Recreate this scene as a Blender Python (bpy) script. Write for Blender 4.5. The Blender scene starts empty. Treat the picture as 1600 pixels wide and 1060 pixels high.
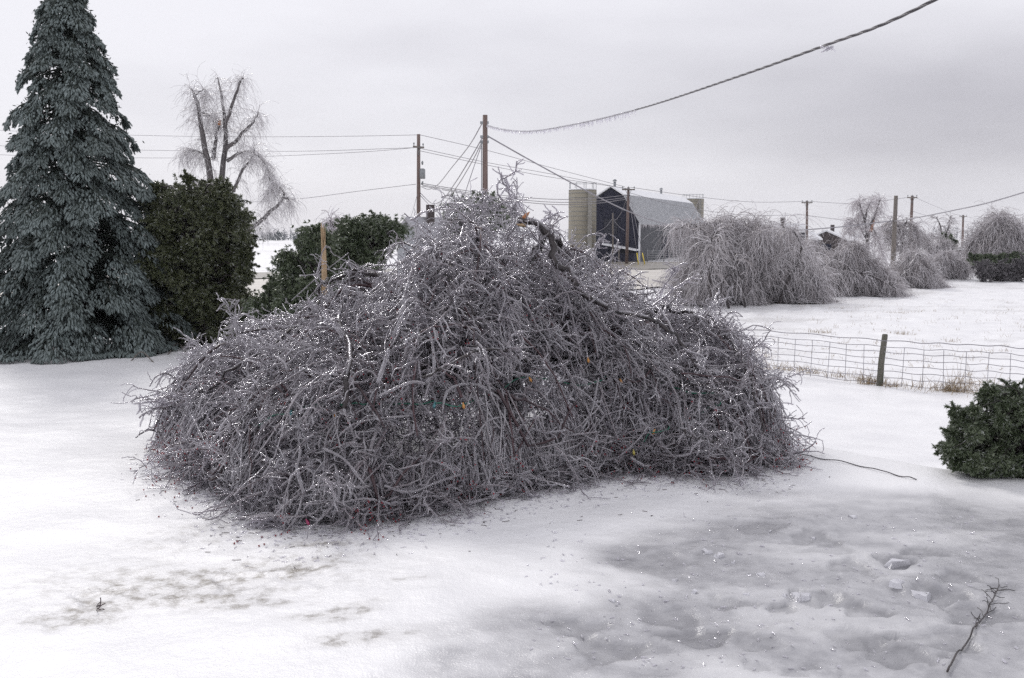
import bpy, math, random
import numpy as np
from mathutils import Vector

C = bpy.context.scene
R_ = math.radians
rng = np.random.default_rng(7)
random.seed(7)

# ------------------------------------------------------------------ camera
FPX = 1488.0                     # focal length in photo pixels (photo 1600 wide)
EYE = 2.2
PITCH = math.atan(178 / FPX)     # horizon at photo row 352
cam = bpy.data.cameras.new('camera')
cam.lens = FPX / 1600 * 36
cam.sensor_width = 36
cam.clip_start = 0.1
cam.clip_end = 5000
co = bpy.data.objects.new('camera', cam)
C.collection.objects.link(co)
co.location = (0, 0, EYE)
co.rotation_euler = (math.pi / 2 - PITCH, 0, 0)
C.camera = co

# ------------------------------------------------------------------ world and sun (overcast)
SUN_EL, SUN_AZ = R_(42), R_(-25)         # azimuth from +Y towards +X
w = bpy.data.worlds.new('World'); C.world = w; w.use_nodes = True
wt = w.node_tree; wn = wt.nodes; wn.clear()
def N(nt, typ, **kw):
    n = nt.nodes.new(typ)
    for k, v in kw.items():
        if hasattr(n, k): setattr(n, k, v)
    return n
sky = N(wt, 'ShaderNodeTexSky'); sky.sky_type = 'NISHITA'; sky.sun_disc = False
sky.sun_elevation = SUN_EL; sky.sun_rotation = SUN_AZ
bg1 = N(wt, 'ShaderNodeBackground'); bg1.inputs['Strength'].default_value = 0.09
wt.links.new(sky.outputs[0], bg1.inputs['Color'])
tc = N(wt, 'ShaderNodeTexCoord'); sep = N(wt, 'ShaderNodeSeparateXYZ')
wt.links.new(tc.outputs['Generated'], sep.inputs[0])
mp = N(wt, 'ShaderNodeMapping'); mp.inputs['Scale'].default_value = (1.6, 1.6, 6.0)
wt.links.new(tc.outputs['Generated'], mp.inputs[0])
n1 = N(wt, 'ShaderNodeTexNoise'); n1.inputs['Scale'].default_value = 1.3; n1.inputs['Detail'].default_value = 5
n1.inputs['Roughness'].default_value = 0.5
wt.links.new(mp.outputs[0], n1.inputs['Vector'])
def M(nt, op, a, b=None, c=None, clamp=False):
    n = nt.nodes.new('ShaderNodeMath'); n.operation = op; n.use_clamp = clamp
    for i, v in enumerate((a, b, c)):
        if v is None: continue
        if isinstance(v, (int, float)): n.inputs[i].default_value = v
        else: nt.links.new(v, n.inputs[i])
    return n.outputs[0]
# grey cloud bank: centred on elevation z ~ 0.12, stronger to the right (+x)
z = sep.outputs['Z']; x = sep.outputs['X']
band = M(wt, 'POWER', 2.718, M(wt, 'MULTIPLY', M(wt, 'POWER', M(wt, 'DIVIDE', M(wt, 'SUBTRACT', z, 0.115), 0.085), 2.0), -1.0))
rightw = M(wt, 'MULTIPLY_ADD', x, 1.6, 0.34, clamp=True)
nz = M(wt, 'MULTIPLY_ADD', M(wt, 'SUBTRACT', n1.outputs['Fac'], 0.5), 2.2, 0.0)
dark = M(wt, 'ADD', M(wt, 'MULTIPLY', M(wt, 'MULTIPLY', band, rightw), 0.70), M(wt, 'MULTIPLY', nz, 0.55), clamp=True)
ramp = N(wt, 'ShaderNodeMix'); ramp.data_type = 'RGBA'
wt.links.new(dark, ramp.inputs[0])
ramp.inputs[6].default_value = (0.88, 0.87, 0.92, 1)
ramp.inputs[7].default_value = (0.42, 0.405, 0.45, 1)
bg2 = N(wt, 'ShaderNodeBackground'); bg2.inputs['Strength'].default_value = 1.0
wt.links.new(ramp.outputs[2], bg2.inputs['Color'])
mixs = N(wt, 'ShaderNodeMixShader'); mixs.inputs[0].default_value = 0.94
wt.links.new(bg1.outputs[0], mixs.inputs[1]); wt.links.new(bg2.outputs[0], mixs.inputs[2])
wo = N(wt, 'ShaderNodeOutputWorld'); wt.links.new(mixs.outputs[0], wo.inputs[0])

sl = bpy.data.lights.new('sun', 'SUN'); sl.energy = 1.3; sl.angle = R_(14); sl.color = (1.0, 0.97, 0.93)
so = bpy.data.objects.new('sun', sl); C.collection.objects.link(so)
sd = Vector((math.sin(SUN_AZ) * math.cos(SUN_EL), math.cos(SUN_AZ) * math.cos(SUN_EL), math.sin(SUN_EL)))
so.rotation_euler = (-sd).to_track_quat('-Z', 'Y').to_euler()

C.view_settings.view_transform = 'Standard'; C.view_settings.look = 'None'
C.view_settings.exposure = 0.07; C.view_settings.gamma = 1.0
C.view_settings.use_curve_mapping = False
C.cycles.max_bounces = 10; C.cycles.diffuse_bounces = 6; C.cycles.glossy_bounces = 3
C.cycles.transparent_max_bounces = 20; C.cycles.transmission_bounces = 4
C.cycles.use_denoising = False
C.cycles.caustics_reflective = False; C.cycles.caustics_refractive = False

# ------------------------------------------------------------------ noise
_lat = rng.random((256, 256))
def vnoise(x, y):
    xi = np.floor(x).astype(int); yi = np.floor(y).astype(int)
    fx = x - xi; fy = y - yi
    fx = fx * fx * (3 - 2 * fx); fy = fy * fy * (3 - 2 * fy)
    a = _lat[xi % 256, yi % 256]; b = _lat[(xi + 1) % 256, yi % 256]
    c = _lat[xi % 256, (yi + 1) % 256]; d = _lat[(xi + 1) % 256, (yi + 1) % 256]
    return (a * (1 - fx) + b * fx) * (1 - fy) + (c * (1 - fx) + d * fx) * fy - 0.5
def fbm(x, y, o=4):
    s = 0; a = 1.0
    for i in range(o):
        s = s + a * vnoise(x * 2 ** i + 17.3 * i, y * 2 ** i + 9.1 * i); a *= 0.5
    return s
def sstep(a, b, x):
    t = np.clip((x - a) / (b - a), 0, 1); return t * t * (3 - 2 * t)

# ------------------------------------------------------------------ terrain
def smooth_T(x, y):
    x = np.asarray(x, float); y = np.asarray(y, float)
    edge = np.interp(x, [-60, -8, -4, 0, 2.6, 4.0, 8, 60], [22, 17.5, 16.5, 13.0, 9.6, 8.2, 5.5, -10])
    d = np.maximum(y - edge, 0)
    soft = np.where(d < 0.8, d * d / 1.6, d - 0.4)
    z = -1.35 * (1 - np.exp(-soft / 4.2))
    z = z - np.clip(y - 20, 0, 110) * 0.010 - np.maximum(y - 130, 0) * 0.0085
    return z
PITS = []
def raydir(px, py):
    v = np.array([(px - 800) / FPX, 1.0, -(py - 530) / FPX])
    c, s = math.cos(PITCH), math.sin(PITCH)
    return np.array([v[0], c * v[1] + s * v[2], -s * v[1] + c * v[2]])
def at(px, py, Y):
    d = raydir(px, py); t = Y / d[1]
    return np.array([d[0] * t, Y, EYE + d[2] * t])
def ground0(px, py):
    d = raydir(px, py); o = np.array([0, 0, EYE]); t = 3.0
    for i in range(4000):
        p = o + d * t
        if p[2] < float(smooth_T(p[0], p[1])): break
        t += 0.02 + t * 0.0015
    return o + d * t
# pits and lumps (footprints in the slushy ice at the front right)
for (px, py, r, h) in [(900, 985, .16, -.03), (960, 945, .2, -.02), (1095, 998, .17, -.05), (1135, 940, .14, -.03), (1050, 965, .2, -.03),
                       (1225, 950, .1, -.05), (1270, 935, .16, -.06), (1310, 940, .13, -.05), (1330, 880, .16, -.05), (1400, 875, .13, -.05),
                       (1300, 855, .16, -.03), (1390, 870, .16, .03), (1420, 910, .2, .05), (1470, 925, .2, -.06), (1350, 955, .14, -.04), (1440, 965, .16, .03), (1475, 1000, .2, -.06),
                       (1500, 900, .14, -.05), (1440, 860, .14, -.04), (1180, 820, .25, -.025), (1270, 835, .15, -.03), (1120, 870, .2, -.02),
                       (1020, 880, .3, -.02), (950, 1020, .2, -.04), (1240, 1000, .25, .03), (1180, 1005, .15, -.03), (1340, 1000, .18, -.04),
                       (1530, 960, .2, -.05), (1400, 1020, .2, -.04), (480, 900, .18, -.02), (150, 925, .15, -.03), (380, 905, .2, -.03), (90, 960, .2, -.02)]:
    g = ground0(px, py); PITS.append((g[0], g[1], r, h))
for i in range(60):                                      # smaller broken crust bits
    g = ground0(random.uniform(900, 1600), random.uniform(800, 1060)); PITS.append((g[0], g[1], random.uniform(.03, .09), random.choice((-1, -1, 1)) * random.uniform(.008, .025)))
SLUSH = [ground0(*p)[:2] for p in [(640, 1090), (800, 990), (880, 945), (960, 870), (1030, 820), (1180, 782), (1420, 775), (1700, 790), (1800, 1100), (700, 1120)]]
def poly_dist(P, x, y):
    P = np.array(P); n = len(P); dm = np.full(x.shape, 1e9); ins = np.zeros(x.shape, bool)
    for i in range(n):
        a = P[i]; b = P[(i + 1) % n]; e = b - a
        t = np.clip(((x - a[0]) * e[0] + (y - a[1]) * e[1]) / (e @ e), 0, 1)
        dm = np.minimum(dm, np.hypot(x - a[0] - t * e[0], y - a[1] - t * e[1]))
        c = ((a[1] > y) != (b[1] > y)) & (x < (b[0] - a[0]) * (y - a[1]) / (b[1] - a[1] + 1e-12) + a[0]); ins ^= c
    return np.where(ins, dm, -dm)
def slush_mask(x, y):
    d = poly_dist(SLUSH, x, y) + fbm(x * 0.9, y * 1.6) * 0.7
    m = sstep(-0.35, 0.35, d)
    wh = sstep(0.02, 0.35, fbm(x * 1.3 + 5, y * 2.6 + 3))      # windows of white snow in the slush
    return m * (1 - 0.30 * wh)
def T(x, y):
    x = np.asarray(x, float); y = np.asarray(y, float)
    z = smooth_T(x, y)
    near = 1 - sstep(14, 30, y)
    z = z + fbm(x * 0.35, y * 0.35) * 0.06 * near + fbm(x * 1.4 + 3, y * 2.0) * 0.022 * near + fbm(x * 5 + 3, y * 6.0, 2) * 0.007 * near * sstep(-.4, .3, fbm(x * .5, y * .6 + 4))
    z = z + fbm(x * 0.12, y * 0.2) * 0.18 * sstep(20, 40, y)
    far = sstep(24, 30, y) * (1 - sstep(60, 120, y))
    z = z + np.maximum(fbm(x * 1.1, y * 0.8), 0) * 0.16 * far
    nearm = (y < 11) & (y > 3)
    if np.any(nearm):
        s = slush_mask(x, y) if x.ndim else slush_mask(x[None], y[None])[0]
        z = z + s * (fbm(x * 6, y * 7, 3) * 0.006 - 0.012) * near
        z = np.array(z, float, ndmin=1); xf = np.atleast_1d(x); yf = np.atleast_1d(y)
        for (a, b, r, h) in PITS:
            k = np.nonzero((np.abs(xf - a) < 2.2 * r) & (np.abs(yf - b) < 2.2 * r))
            if len(k[0]) == 0: continue
            xx, yy = xf[k], yf[k]
            q = ((xx - a) ** 2 + ((yy - b) * 1.25) ** 2) / (r * r)
            ang = np.arctan2(yy - b, xx - a)
            q = q * (1 + 0.35 * np.sin(ang * 3 + a * 9) + .2 * np.sin(ang * 5 + b * 7) + .5 * vnoise(xx * 14, yy * 14))
            z[k] += .38 * h * (1 - sstep(0.55, 1.0, q)) - 0.15 * h * np.exp(-((q - 1.25) / .3) ** 2)
        if x.ndim == 0: z = z[0]
    return z
def ground(px, py):
    p = ground0(px, py); p[2] = float(T(p[0], p[1])); return p

# ------------------------------------------------------------------ mesh helpers
def mesh_np(name, V, F, mat, smooth=True, parent=None, mats=None, midx=None):
    me = bpy.data.meshes.new(name)
    V = np.asarray(V, np.float32); F = np.asarray(F, np.int32)
    me.vertices.add(len(V)); me.vertices.foreach_set('co', V.ravel())
    k = F.shape[1]
    me.loops.add(F.size); me.loops.foreach_set('vertex_index', F.ravel())
    me.polygons.add(len(F)); me.polygons.foreach_set('loop_start', np.arange(0, F.size, k, dtype=np.int32))
    try: me.polygons.foreach_set('loop_total', np.full(len(F), k, np.int32))
    except Exception: pass
    me.polygons.foreach_set('use_smooth', np.full(len(F), smooth, bool))
    me.update(calc_edges=True)
    for m in (mats or [mat]): me.materials.append(m)
    if midx is not None: me.polygons.foreach_set('material_index', np.asarray(midx, np.int32))
    o = bpy.data.objects.new(name, me); C.collection.objects.link(o)
    if parent is not None: o.parent = parent
    return o
def unit(v): return v / (np.linalg.norm(v, axis=-1, keepdims=True) + 1e-9)
def tubes(P, Rr, S=5):
    """P (N,K,3) polylines, Rr (N,K) radii -> verts, quads (ends tapered to near points)"""
    P = np.asarray(P, float); Rr = np.asarray(Rr, float); Nn, K, _ = P.shape
    Tn = unit(np.gradient(P, axis=1)); mean = unit(Tn.mean(axis=1))
    ref = np.zeros((Nn, 3)); ref[np.arange(Nn), np.argmin(np.abs(mean), axis=1)] = 1
    A = unit(np.cross(Tn, ref[:, None, :])); B = np.cross(Tn, A)
    th = np.arange(S) * 2 * np.pi / S
    V = P[:, :, None, :] + Rr[:, :, None, None] * (A[:, :, None, :] * np.cos(th)[None, None, :, None] + B[:, :, None, :] * np.sin(th)[None, None, :, None])
    V = V.reshape(-1, 3)
    base = (np.arange(Nn) * K * S)[:, None, None]; k = (np.arange(K - 1) * S)[None, :, None]; s = np.arange(S)[None, None, :]; s2 = (s + 1) % S
    F = np.stack([base + k + s, base + k + s2, base + k + S + s2, base + k + S + s], -1).reshape(-1, 4)
    return V, F
class Acc:
    def __init__(s): s.V = []; s.F = []; s.n = 0; s.m = []
    def add(s, V, F, m=0):
        V = np.asarray(V, float); F = np.asarray(F, int)
        s.V.append(V); s.F.append(F + s.n); s.n += len(V); s.m += [m] * len(F); return s
    def tube(s, pts, r, S=8, cap=True, m=0):
        pts = np.asarray(pts, float); r = np.broadcast_to(np.asarray(r, float), (len(pts),)).astype(float)
        if cap:
            e = unit(pts[1] - pts[0]) * 1e-4; f = unit(pts[-1] - pts[-2]) * 1e-4
            pts = np.vstack([pts[:1], pts, pts[-1:]]); pts[0] -= e; pts[-1] += f
            r = np.concatenate([[1e-5], r, [1e-5]])
            Tn = unit(np.gradient(pts[1:-1], axis=0)); Tn = np.vstack([Tn[:1], Tn, Tn[-1:]])
            # direct build to keep caps square
            mean = unit(Tn.mean(0)); ref = np.zeros(3); ref[np.argmin(abs(mean))] = 1
            A = unit(np.cross(Tn, ref)); B = np.cross(Tn, A); th = np.arange(S) * 2 * np.pi / S
            V = pts[:, None] + r[:, None, None] * (A[:, None] * np.cos(th)[:, None] + B[:, None] * np.sin(th)[:, None])
            K = len(pts); k = (np.arange(K - 1) * S)[:, None]; q = np.arange(S)[None]; q2 = (q + 1) % S
            F = np.stack([k + q, k + q2, k + S + q2, k + S + q], -1).reshape(-1, 4)
            return s.add(V.reshape(-1, 3), F, m)
        V, F = tubes(pts[None], r[None], S); return s.add(V, F, m)
    def box(s, c, size, rz=0, m=0):
        h = np.array(size) / 2
        v = np.array([[i, j, k] for i in (-1, 1) for j in (-1, 1) for k in (-1, 1)]) * h
        cc, ss = math.cos(rz), math.sin(rz); v = v @ np.array([[cc, ss, 0], [-ss, cc, 0], [0, 0, 1]]) + np.array(c)
        f = [[0, 1, 3, 2], [4, 6, 7, 5], [0, 4, 5, 1], [2, 3, 7, 6], [0, 2, 6, 4], [1, 5, 7, 3]]
        return s.add(v, f, m)
    def prism(s, pts, off, m=0):
        """quad-strip prism: pts polygon (n,3), extruded by off; caps as fans of quads (degenerate)"""
        pts = np.asarray(pts, float); n = len(pts); c = pts.mean(0)
        V = np.vstack([pts, pts + off, [c], [c + off]])
        F = [[i, (i + 1) % n, n + (i + 1) % n, n + i] for i in range(n)]
        s.add(V, F, m)
        tr = [[(i + 1) % n, i, 2 * n] for i in range(n)] + [[n + i, n + (i + 1) % n, 2 * n + 1] for i in range(n)]
        s.tri = getattr(s, 'tri', []); s.tri += [(np.array(t) + s.n - len(V)).tolist() for t in tr]
        return s
    def build(s, name, mat, parent=None, smooth=True, mats=None):
        V = np.vstack(s.V); tri = getattr(s, 'tri', [])
        if not tri: return mesh_np(name, V, np.vstack(s.F), mat, smooth, parent, mats, s.m if mats else None)
        me = bpy.data.meshes.new(name); me.from_pydata(V.tolist(), [], np.vstack(s.F).tolist() + tri)
        for m in (mats or [mat]): me.materials.append(m)
        if smooth: me.polygons.foreach_set('use_smooth', np.full(len(me.polygons), True))
        me.update(); o = bpy.data.objects.new(name, me); C.collection.objects.link(o)
        if parent is not None: o.parent = parent
        return o
def tag(o, label=None, cat=None, group=None, kind=None):
    if label: o['label'] = label
    if cat: o['category'] = cat
    if group: o['group'] = group
    if kind: o['kind'] = kind
    return o
def empty(name, loc, label, cat, group=None):
    o = bpy.data.objects.new(name, None); C.collection.objects.link(o); o.location = loc; o.empty_display_size = 0.2
    o['_loc'] = 0; del o['_loc']
    return tag(o, label, cat, group)
def adopt(root):
    """children were built in world space: keep them there under a root that sits at the thing's base"""
    for ch in list(root.children):
        loc = root.location
        me = ch.data; n = len(me.vertices)
        if ch.get('_done'): continue
        a = np.empty(n * 3, np.float32); me.vertices.foreach_get('co', a)
        a = a.reshape(-1, 3) - np.array(loc, np.float32); me.vertices.foreach_set('co', a.ravel()); me.update()
        for g in ch.children:
            b = np.empty(len(g.data.vertices) * 3, np.float32); g.data.vertices.foreach_get('co', b)
            b = b.reshape(-1, 3) - np.array(loc, np.float32); g.data.vertices.foreach_set('co', b.ravel()); g.data.update()
def spline(pts, n=40):
    P = np.asarray(pts, float); m = len(P)
    Q = np.vstack([2 * P[0] - P[1], P, 2 * P[-1] - P[-2]])
    t = np.linspace(0, m - 1 - 1e-6, n); i = t.astype(int); f = (t - i)[:, None]
    a, b, c, d = Q[i], Q[i + 1], Q[i + 2], Q[i + 3]
    return 0.5 * (2 * b + (c - a) * f + (2 * a - 5 * b + 4 * c - d) * f ** 2 + (3 * b - a - 3 * c + d) * f ** 3)

# ------------------------------------------------------------------ materials
def newmat(name):
    m = bpy.data.materials.new(name); m.use_nodes = True; nt = m.node_tree; nt.nodes.clear()
    out = nt.nodes.new('ShaderNodeOutputMaterial'); return m, nt, out
def simple(name, c1, c2=None, scale=8, rough=0.6, bump=0.0, bscale=60, spec=0.5, coat=0.0, stretch=(1, 1, 1), metallic=0, island=0.0):
    m, nt, out = newmat(name)
    b = N(nt, 'ShaderNodeBsdfPrincipled'); nt.links.new(b.outputs[0], out.inputs[0])
    b.inputs['Roughness'].default_value = rough; b.inputs['Specular IOR Level'].default_value = spec
    b.inputs['Coat Weight'].default_value = coat; b.inputs['Coat Roughness'].default_value = 0.12; b.inputs['Metallic'].default_value = metallic
    tcn = N(nt, 'ShaderNodeTexCoord'); mpn = N(nt, 'ShaderNodeMapping'); mpn.inputs['Scale'].default_value = stretch
    nt.links.new(tcn.outputs['Object'], mpn.inputs[0])
    no = N(nt, 'ShaderNodeTexNoise'); no.inputs['Scale'].default_value = scale; no.inputs['Detail'].default_value = 5
    nt.links.new(mpn.outputs[0], no.inputs['Vector'])
    mx = N(nt, 'ShaderNodeMix'); mx.data_type = 'RGBA'
    mx.inputs[6].default_value = (*c1, 1); mx.inputs[7].default_value = (*(c2 or c1), 1)
    fac = M(nt, 'MULTIPLY_ADD', no.outputs['Fac'], 2.4, -0.7, clamp=True)
    if island:
        ge = N(nt, 'ShaderNodeNewGeometry')
        fac = M(nt, 'ADD', M(nt, 'MULTIPLY', fac, 1 - island), M(nt, 'MULTIPLY', ge.outputs['Random Per Island'], island))
    nt.links.new(fac, mx.inputs[0]); nt.links.new(mx.outputs[2], b.inputs['Base Color'])
    if bump:
        n2 = N(nt, 'ShaderNodeTexNoise'); n2.inputs['Scale'].default_value = bscale; n2.inputs['Detail'].default_value = 4
        nt.links.new(mpn.outputs[0], n2.inputs['Vector'])
        bu = N(nt, 'ShaderNodeBump'); bu.inputs['Strength'].default_value = bump; bu.inputs['Distance'].default_value = 0.02
        nt.links.new(n2.outputs['Fac'], bu.inputs['Height']); nt.links.new(bu.outputs[0], b.inputs['Normal'])
    return m
def ice_mat(name, alpha_c=0.5, alpha_e=0.95, tint=(0.62, 0.60, 0.66), rough=0.12, gl=0.35, bscale=45, pw=1.0, vary=False, glass=0.0):
    """clear ice over a twig: see-through in the middle, frosty and shining at the rim"""
    m, nt, out = newmat(name)
    tr = N(nt, 'ShaderNodeBsdfTransparent'); tr.inputs[0].default_value = (0.93, 0.92, 0.95, 1)
    df = N(nt, 'ShaderNodeBsdfDiffuse'); df.inputs[0].default_value = (*tint, 1)
    tl = N(nt, 'ShaderNodeBsdfTranslucent'); tl.inputs[0].default_value = (*tint, 1)
    gs = N(nt, 'ShaderNodeBsdfGlossy'); gs.inputs['Color'].default_value = (0.95, 0.95, 1, 1); gs.inputs['Roughness'].default_value = rough
    tcn = N(nt, 'ShaderNodeTexCoord')
    n2 = N(nt, 'ShaderNodeTexNoise'); n2.inputs['Scale'].default_value = bscale; n2.inputs['Detail'].default_value = 2
    nt.links.new(tcn.outputs['Object'], n2.inputs['Vector'])
    bu = N(nt, 'ShaderNodeBump'); bu.inputs['Strength'].default_value = 0.6; bu.inputs['Distance'].default_value = 0.010
    nt.links.new(n2.outputs['Fac'], bu.inputs['Height'])
    for s in (df, tl, gs): nt.links.new(bu.outputs[0], s.inputs['Normal'])
    lw = N(nt, 'ShaderNodeLayerWeight'); lw.inputs[0].default_value = 0.45
    m1 = N(nt, 'ShaderNodeMixShader'); m1.inputs[0].default_value = 0.4
    nt.links.new(df.outputs[0], m1.inputs[1]); nt.links.new(tl.outputs[0], m1.inputs[2])
    m2 = N(nt, 'ShaderNodeMixShader'); m2.inputs[0].default_value = gl
    nt.links.new(m1.outputs[0], m2.inputs[1]); nt.links.new(gs.outputs[0], m2.inputs[2])
    if glass:
        g_ = N(nt, 'ShaderNodeBsdfGlass'); g_.inputs['IOR'].default_value = 1.31; g_.inputs['Roughness'].default_value = 0.03; nt.links.new(bu.outputs[0], g_.inputs['Normal'])
        mg = N(nt, 'ShaderNodeMixShader'); mg.inputs[0].default_value = glass
        nt.links.new(m2.outputs[0], mg.inputs[1]); nt.links.new(g_.outputs[0], mg.inputs[2]); m2 = mg
    m3 = N(nt, 'ShaderNodeMixShader')
    fac = M(nt, 'MULTIPLY_ADD', M(nt, 'POWER', lw.outputs['Facing'], pw), alpha_e - alpha_c, alpha_c, clamp=True)
    if vary:      # clear glaze in some places, bubbly white ice in others
        n3 = N(nt, 'ShaderNodeTexNoise'); n3.inputs['Scale'].default_value = 2.6; n3.inputs['Detail'].default_value = 3; nt.links.new(tcn.outputs['Object'], n3.inputs['Vector'])
        ge = N(nt, 'ShaderNodeNewGeometry')
        v = M(nt, 'ADD', M(nt, 'MULTIPLY_ADD', n3.outputs['Fac'], 3.2, -1.35, clamp=True), M(nt, 'MULTIPLY', M(nt, 'POWER', ge.outputs['Random Per Island'], 4.0), .9), clamp=True)
        fac = M(nt, 'MULTIPLY', fac, M(nt, 'MULTIPLY_ADD', v, .75, .60), clamp=True)
    nt.links.new(fac, m3.inputs[0]); nt.links.new(tr.outputs[0], m3.inputs[1]); nt.links.new(m2.outputs[0], m3.inputs[2])
    nt.links.new(m3.outputs[0], out.inputs[0]); return m

ICE = ice_mat('clear_ice', 0.21, 1.0, tint=(1.0, 0.975, 1.0), gl=0.50, rough=.09, pw=1.3, vary=True, glass=.06, bscale=65)
ICE_THICK = ice_mat('thick_ice', 0.42, 1.0, tint=(0.97, 0.95, 0.99), gl=0.45, rough=0.06, pw=1.2, bscale=30, glass=.40)
ICE_FAR = simple('far_ice', (0.19, 0.16, 0.16), (0.84, 0.82, 0.85), scale=1.6, rough=0.3, spec=0.7, island=0.75)
ICE_FAR2 = simple('pale_far_ice', (0.40, 0.36, 0.37), (0.86, 0.84, 0.88), scale=1.6, rough=0.3, spec=0.7, island=0.75)
ICE_GAUZE = simple('gauze_ice', (0.46, 0.44, 0.445), (0.93, 0.92, 0.94), scale=1.6, rough=0.25, spec=0.8, island=0.75)
GLAZE = simple('glazed_tips', (0.16, 0.18, 0.15), (0.46, 0.48, 0.47), scale=3, rough=0.12, spec=1.0, island=0.7)
BARK = simple('wet_bark', (0.055, 0.042, 0.043), (0.012, 0.010, 0.012), scale=14, rough=0.5, bump=0.9, bscale=55, coat=0.2, stretch=(1, 1, .4))
TWIG = simple('dark_twig', (0.085, 0.040, 0.046), (0.022, 0.014, 0.018), scale=6, rough=0.4, island=0.5)
RAW = simple('torn_wood', (0.46, 0.21, 0.09), (0.28, 0.11, 0.05), scale=20, rough=0.7, stretch=(6, 6, 1))
RAWY = simple('torn_pale_wood', (0.46, 0.34, 0.21), (0.30, 0.20, 0.11), scale=9, rough=0.7)
BARKF = simple('frosted_bark', (0.11, 0.095, 0.097), (0.05, 0.043, 0.045), scale=5, rough=0.4, coat=0.4)
BERRY = simple('red_berry', (0.30, 0.010, 0.025), (0.12, 0.006, 0.014), scale=20, rough=0.2, island=0.6)
POLE = simple('pole_wood', (0.21, 0.15, 0.13), (0.12, 0.085, 0.078), scale=3, rough=0.8, bump=0.3, bscale=20, stretch=(3, 3, .3))
GREYWOOD = simple('weathered_wood', (0.22, 0.19, 0.17), (0.11, 0.10, 0.09), scale=5, rough=0.8, stretch=(3, 3, .4))
WIRE = simple('iced_wire', (0.36, 0.35, 0.38), (0.20, 0.19, 0.21), scale=2, rough=0.35)
WIRED = simple('dark_wire', (0.06, 0.055, 0.065), (0.12, 0.11, 0.12), scale=2, rough=0.4)
METAL = simple('grey_metal', (0.30, 0.32, 0.34), (0.20, 0.21, 0.22), scale=6, rough=0.4)
CONC = simple('stave_concrete', (0.36, 0.33, 0.26), (0.17, 0.155, 0.125), scale=0.55, rough=0.85, stretch=(1, 1, .25), bump=0.2, bscale=4)
BARNW = simple('shaded_barn_boards', (0.005, 0.006, 0.018), (0.014, 0.016, 0.036), scale=1.2, rough=0.9, stretch=(4, 4, .2))  # gable shadow put into the near-black navy; sheds and windows share it
BARNS = simple('grey_barn_boards', (0.05, 0.053, 0.062), (0.105, 0.108, 0.118), scale=1.0, rough=0.9, stretch=(4, 4, .12))
ROOF = simple('galvanised_roof', (0.54, 0.55, 0.57), (0.38, 0.39, 0.41), scale=1.2, rough=0.5, stretch=(3, 3, .3))
SNOWR = simple('roof_snow', (0.82, 0.83, 0.85), (0.74, 0.75, 0.78), scale=1, rough=0.5)
BRICK = simple('brown_gable', (0.085, 0.068, 0.066), (0.055, 0.045, 0.046), scale=2, rough=0.9)
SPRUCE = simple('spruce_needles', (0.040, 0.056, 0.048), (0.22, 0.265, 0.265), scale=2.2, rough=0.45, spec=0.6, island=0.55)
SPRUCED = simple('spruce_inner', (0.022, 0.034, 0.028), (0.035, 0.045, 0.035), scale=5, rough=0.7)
CEDAR = simple('cedar_sprays', (0.034, 0.048, 0.018), (0.13, 0.14, 0.075), scale=3, rough=0.35, spec=0.6, island=0.6)
CEDARG = simple('cedar_sprays_green', (0.034, 0.058, 0.022), (0.16, 0.19, 0.12), scale=3, rough=0.35, spec=0.6, island=0.6)
GRASS = simple('dry_grass', (0.40, 0.31, 0.19), (0.24, 0.17, 0.10), scale=3, rough=0.6, island=0.7)
YELLOW = simple('yellow_guard', (0.75, 0.58, 0.06), rough=0.5)
GREENW = simple('green_cable', (0.02, 0.16, 0.10), (0.03, 0.12, 0.09), rough=0.3)
FENCEP = simple('lichen_post', (0.075, 0.085, 0.055), (0.15, 0.13, 0.12), scale=12, rough=0.8, bump=0.5, bscale=50, stretch=(2, 2, .5))

# snow ground: two surface kinds carried as attributes
SNOW, nt, out = newmat('glazed_snow')
b = N(nt, 'ShaderNodeBsdfPrincipled'); nt.links.new(b.outputs[0], out.inputs[0])
aS = N(nt, 'ShaderNodeAttribute'); aS.attribute_name = 'slush'; aD = N(nt, 'ShaderNodeAttribute'); aD.attribute_name = 'dirt'
tcn = N(nt, 'ShaderNodeTexCoord')
def nse(scale, det=4, src=None, rough=0.5):
    n = N(nt, 'ShaderNodeTexNoise'); n.inputs['Scale'].default_value = scale; n.inputs['Detail'].default_value = det; n.inputs['Roughness'].default_value = rough
    nt.links.new(src or tcn.outputs['Object'], n.inputs['Vector']); return n.outputs['Fac']
def mixc(f, a, c):
    mx = N(nt, 'ShaderNodeMix'); mx.data_type = 'RGBA'
    if isinstance(f, float): mx.inputs[0].default_value = f
    else: nt.links.new(f, mx.inputs[0])
    for i, v in ((6, a), (7, c)):
        if isinstance(v, tuple): mx.inputs[i].default_value = (*v, 1)
        else: nt.links.new(v, mx.inputs[i])
    return mx.outputs[2]
snowc = mixc(M(nt, 'MULTIPLY_ADD', nse(1.1), 2.0, -0.5, clamp=True), (0.76, 0.76, 0.78), (0.90, 0.90, 0.91))
sl_n = M(nt, 'MULTIPLY_ADD', nse(7, 5, None, 0.6), 2.6, -0.8, clamp=True)
slc0 = mixc(sl_n, (0.31, 0.31, 0.33), (0.47, 0.47, 0.49))
pn = M(nt, 'MULTIPLY_ADD', nse(3.2, 6, None, 0.62), 7.0, -4.1, clamp=True)
wnn = M(nt, 'MULTIPLY_ADD', nse(4.7, 6, None, 0.68), 8.0, -4.9, clamp=True)
slc = mixc(M(nt, 'MULTIPLY', wnn, .6), mixc(M(nt, 'MULTIPLY', pn, .7), slc0, (0.24, 0.24, 0.26)), (0.66, 0.66, 0.68))
aP = N(nt, 'ShaderNodeAttribute'); aP.attribute_name = 'pit'
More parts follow.
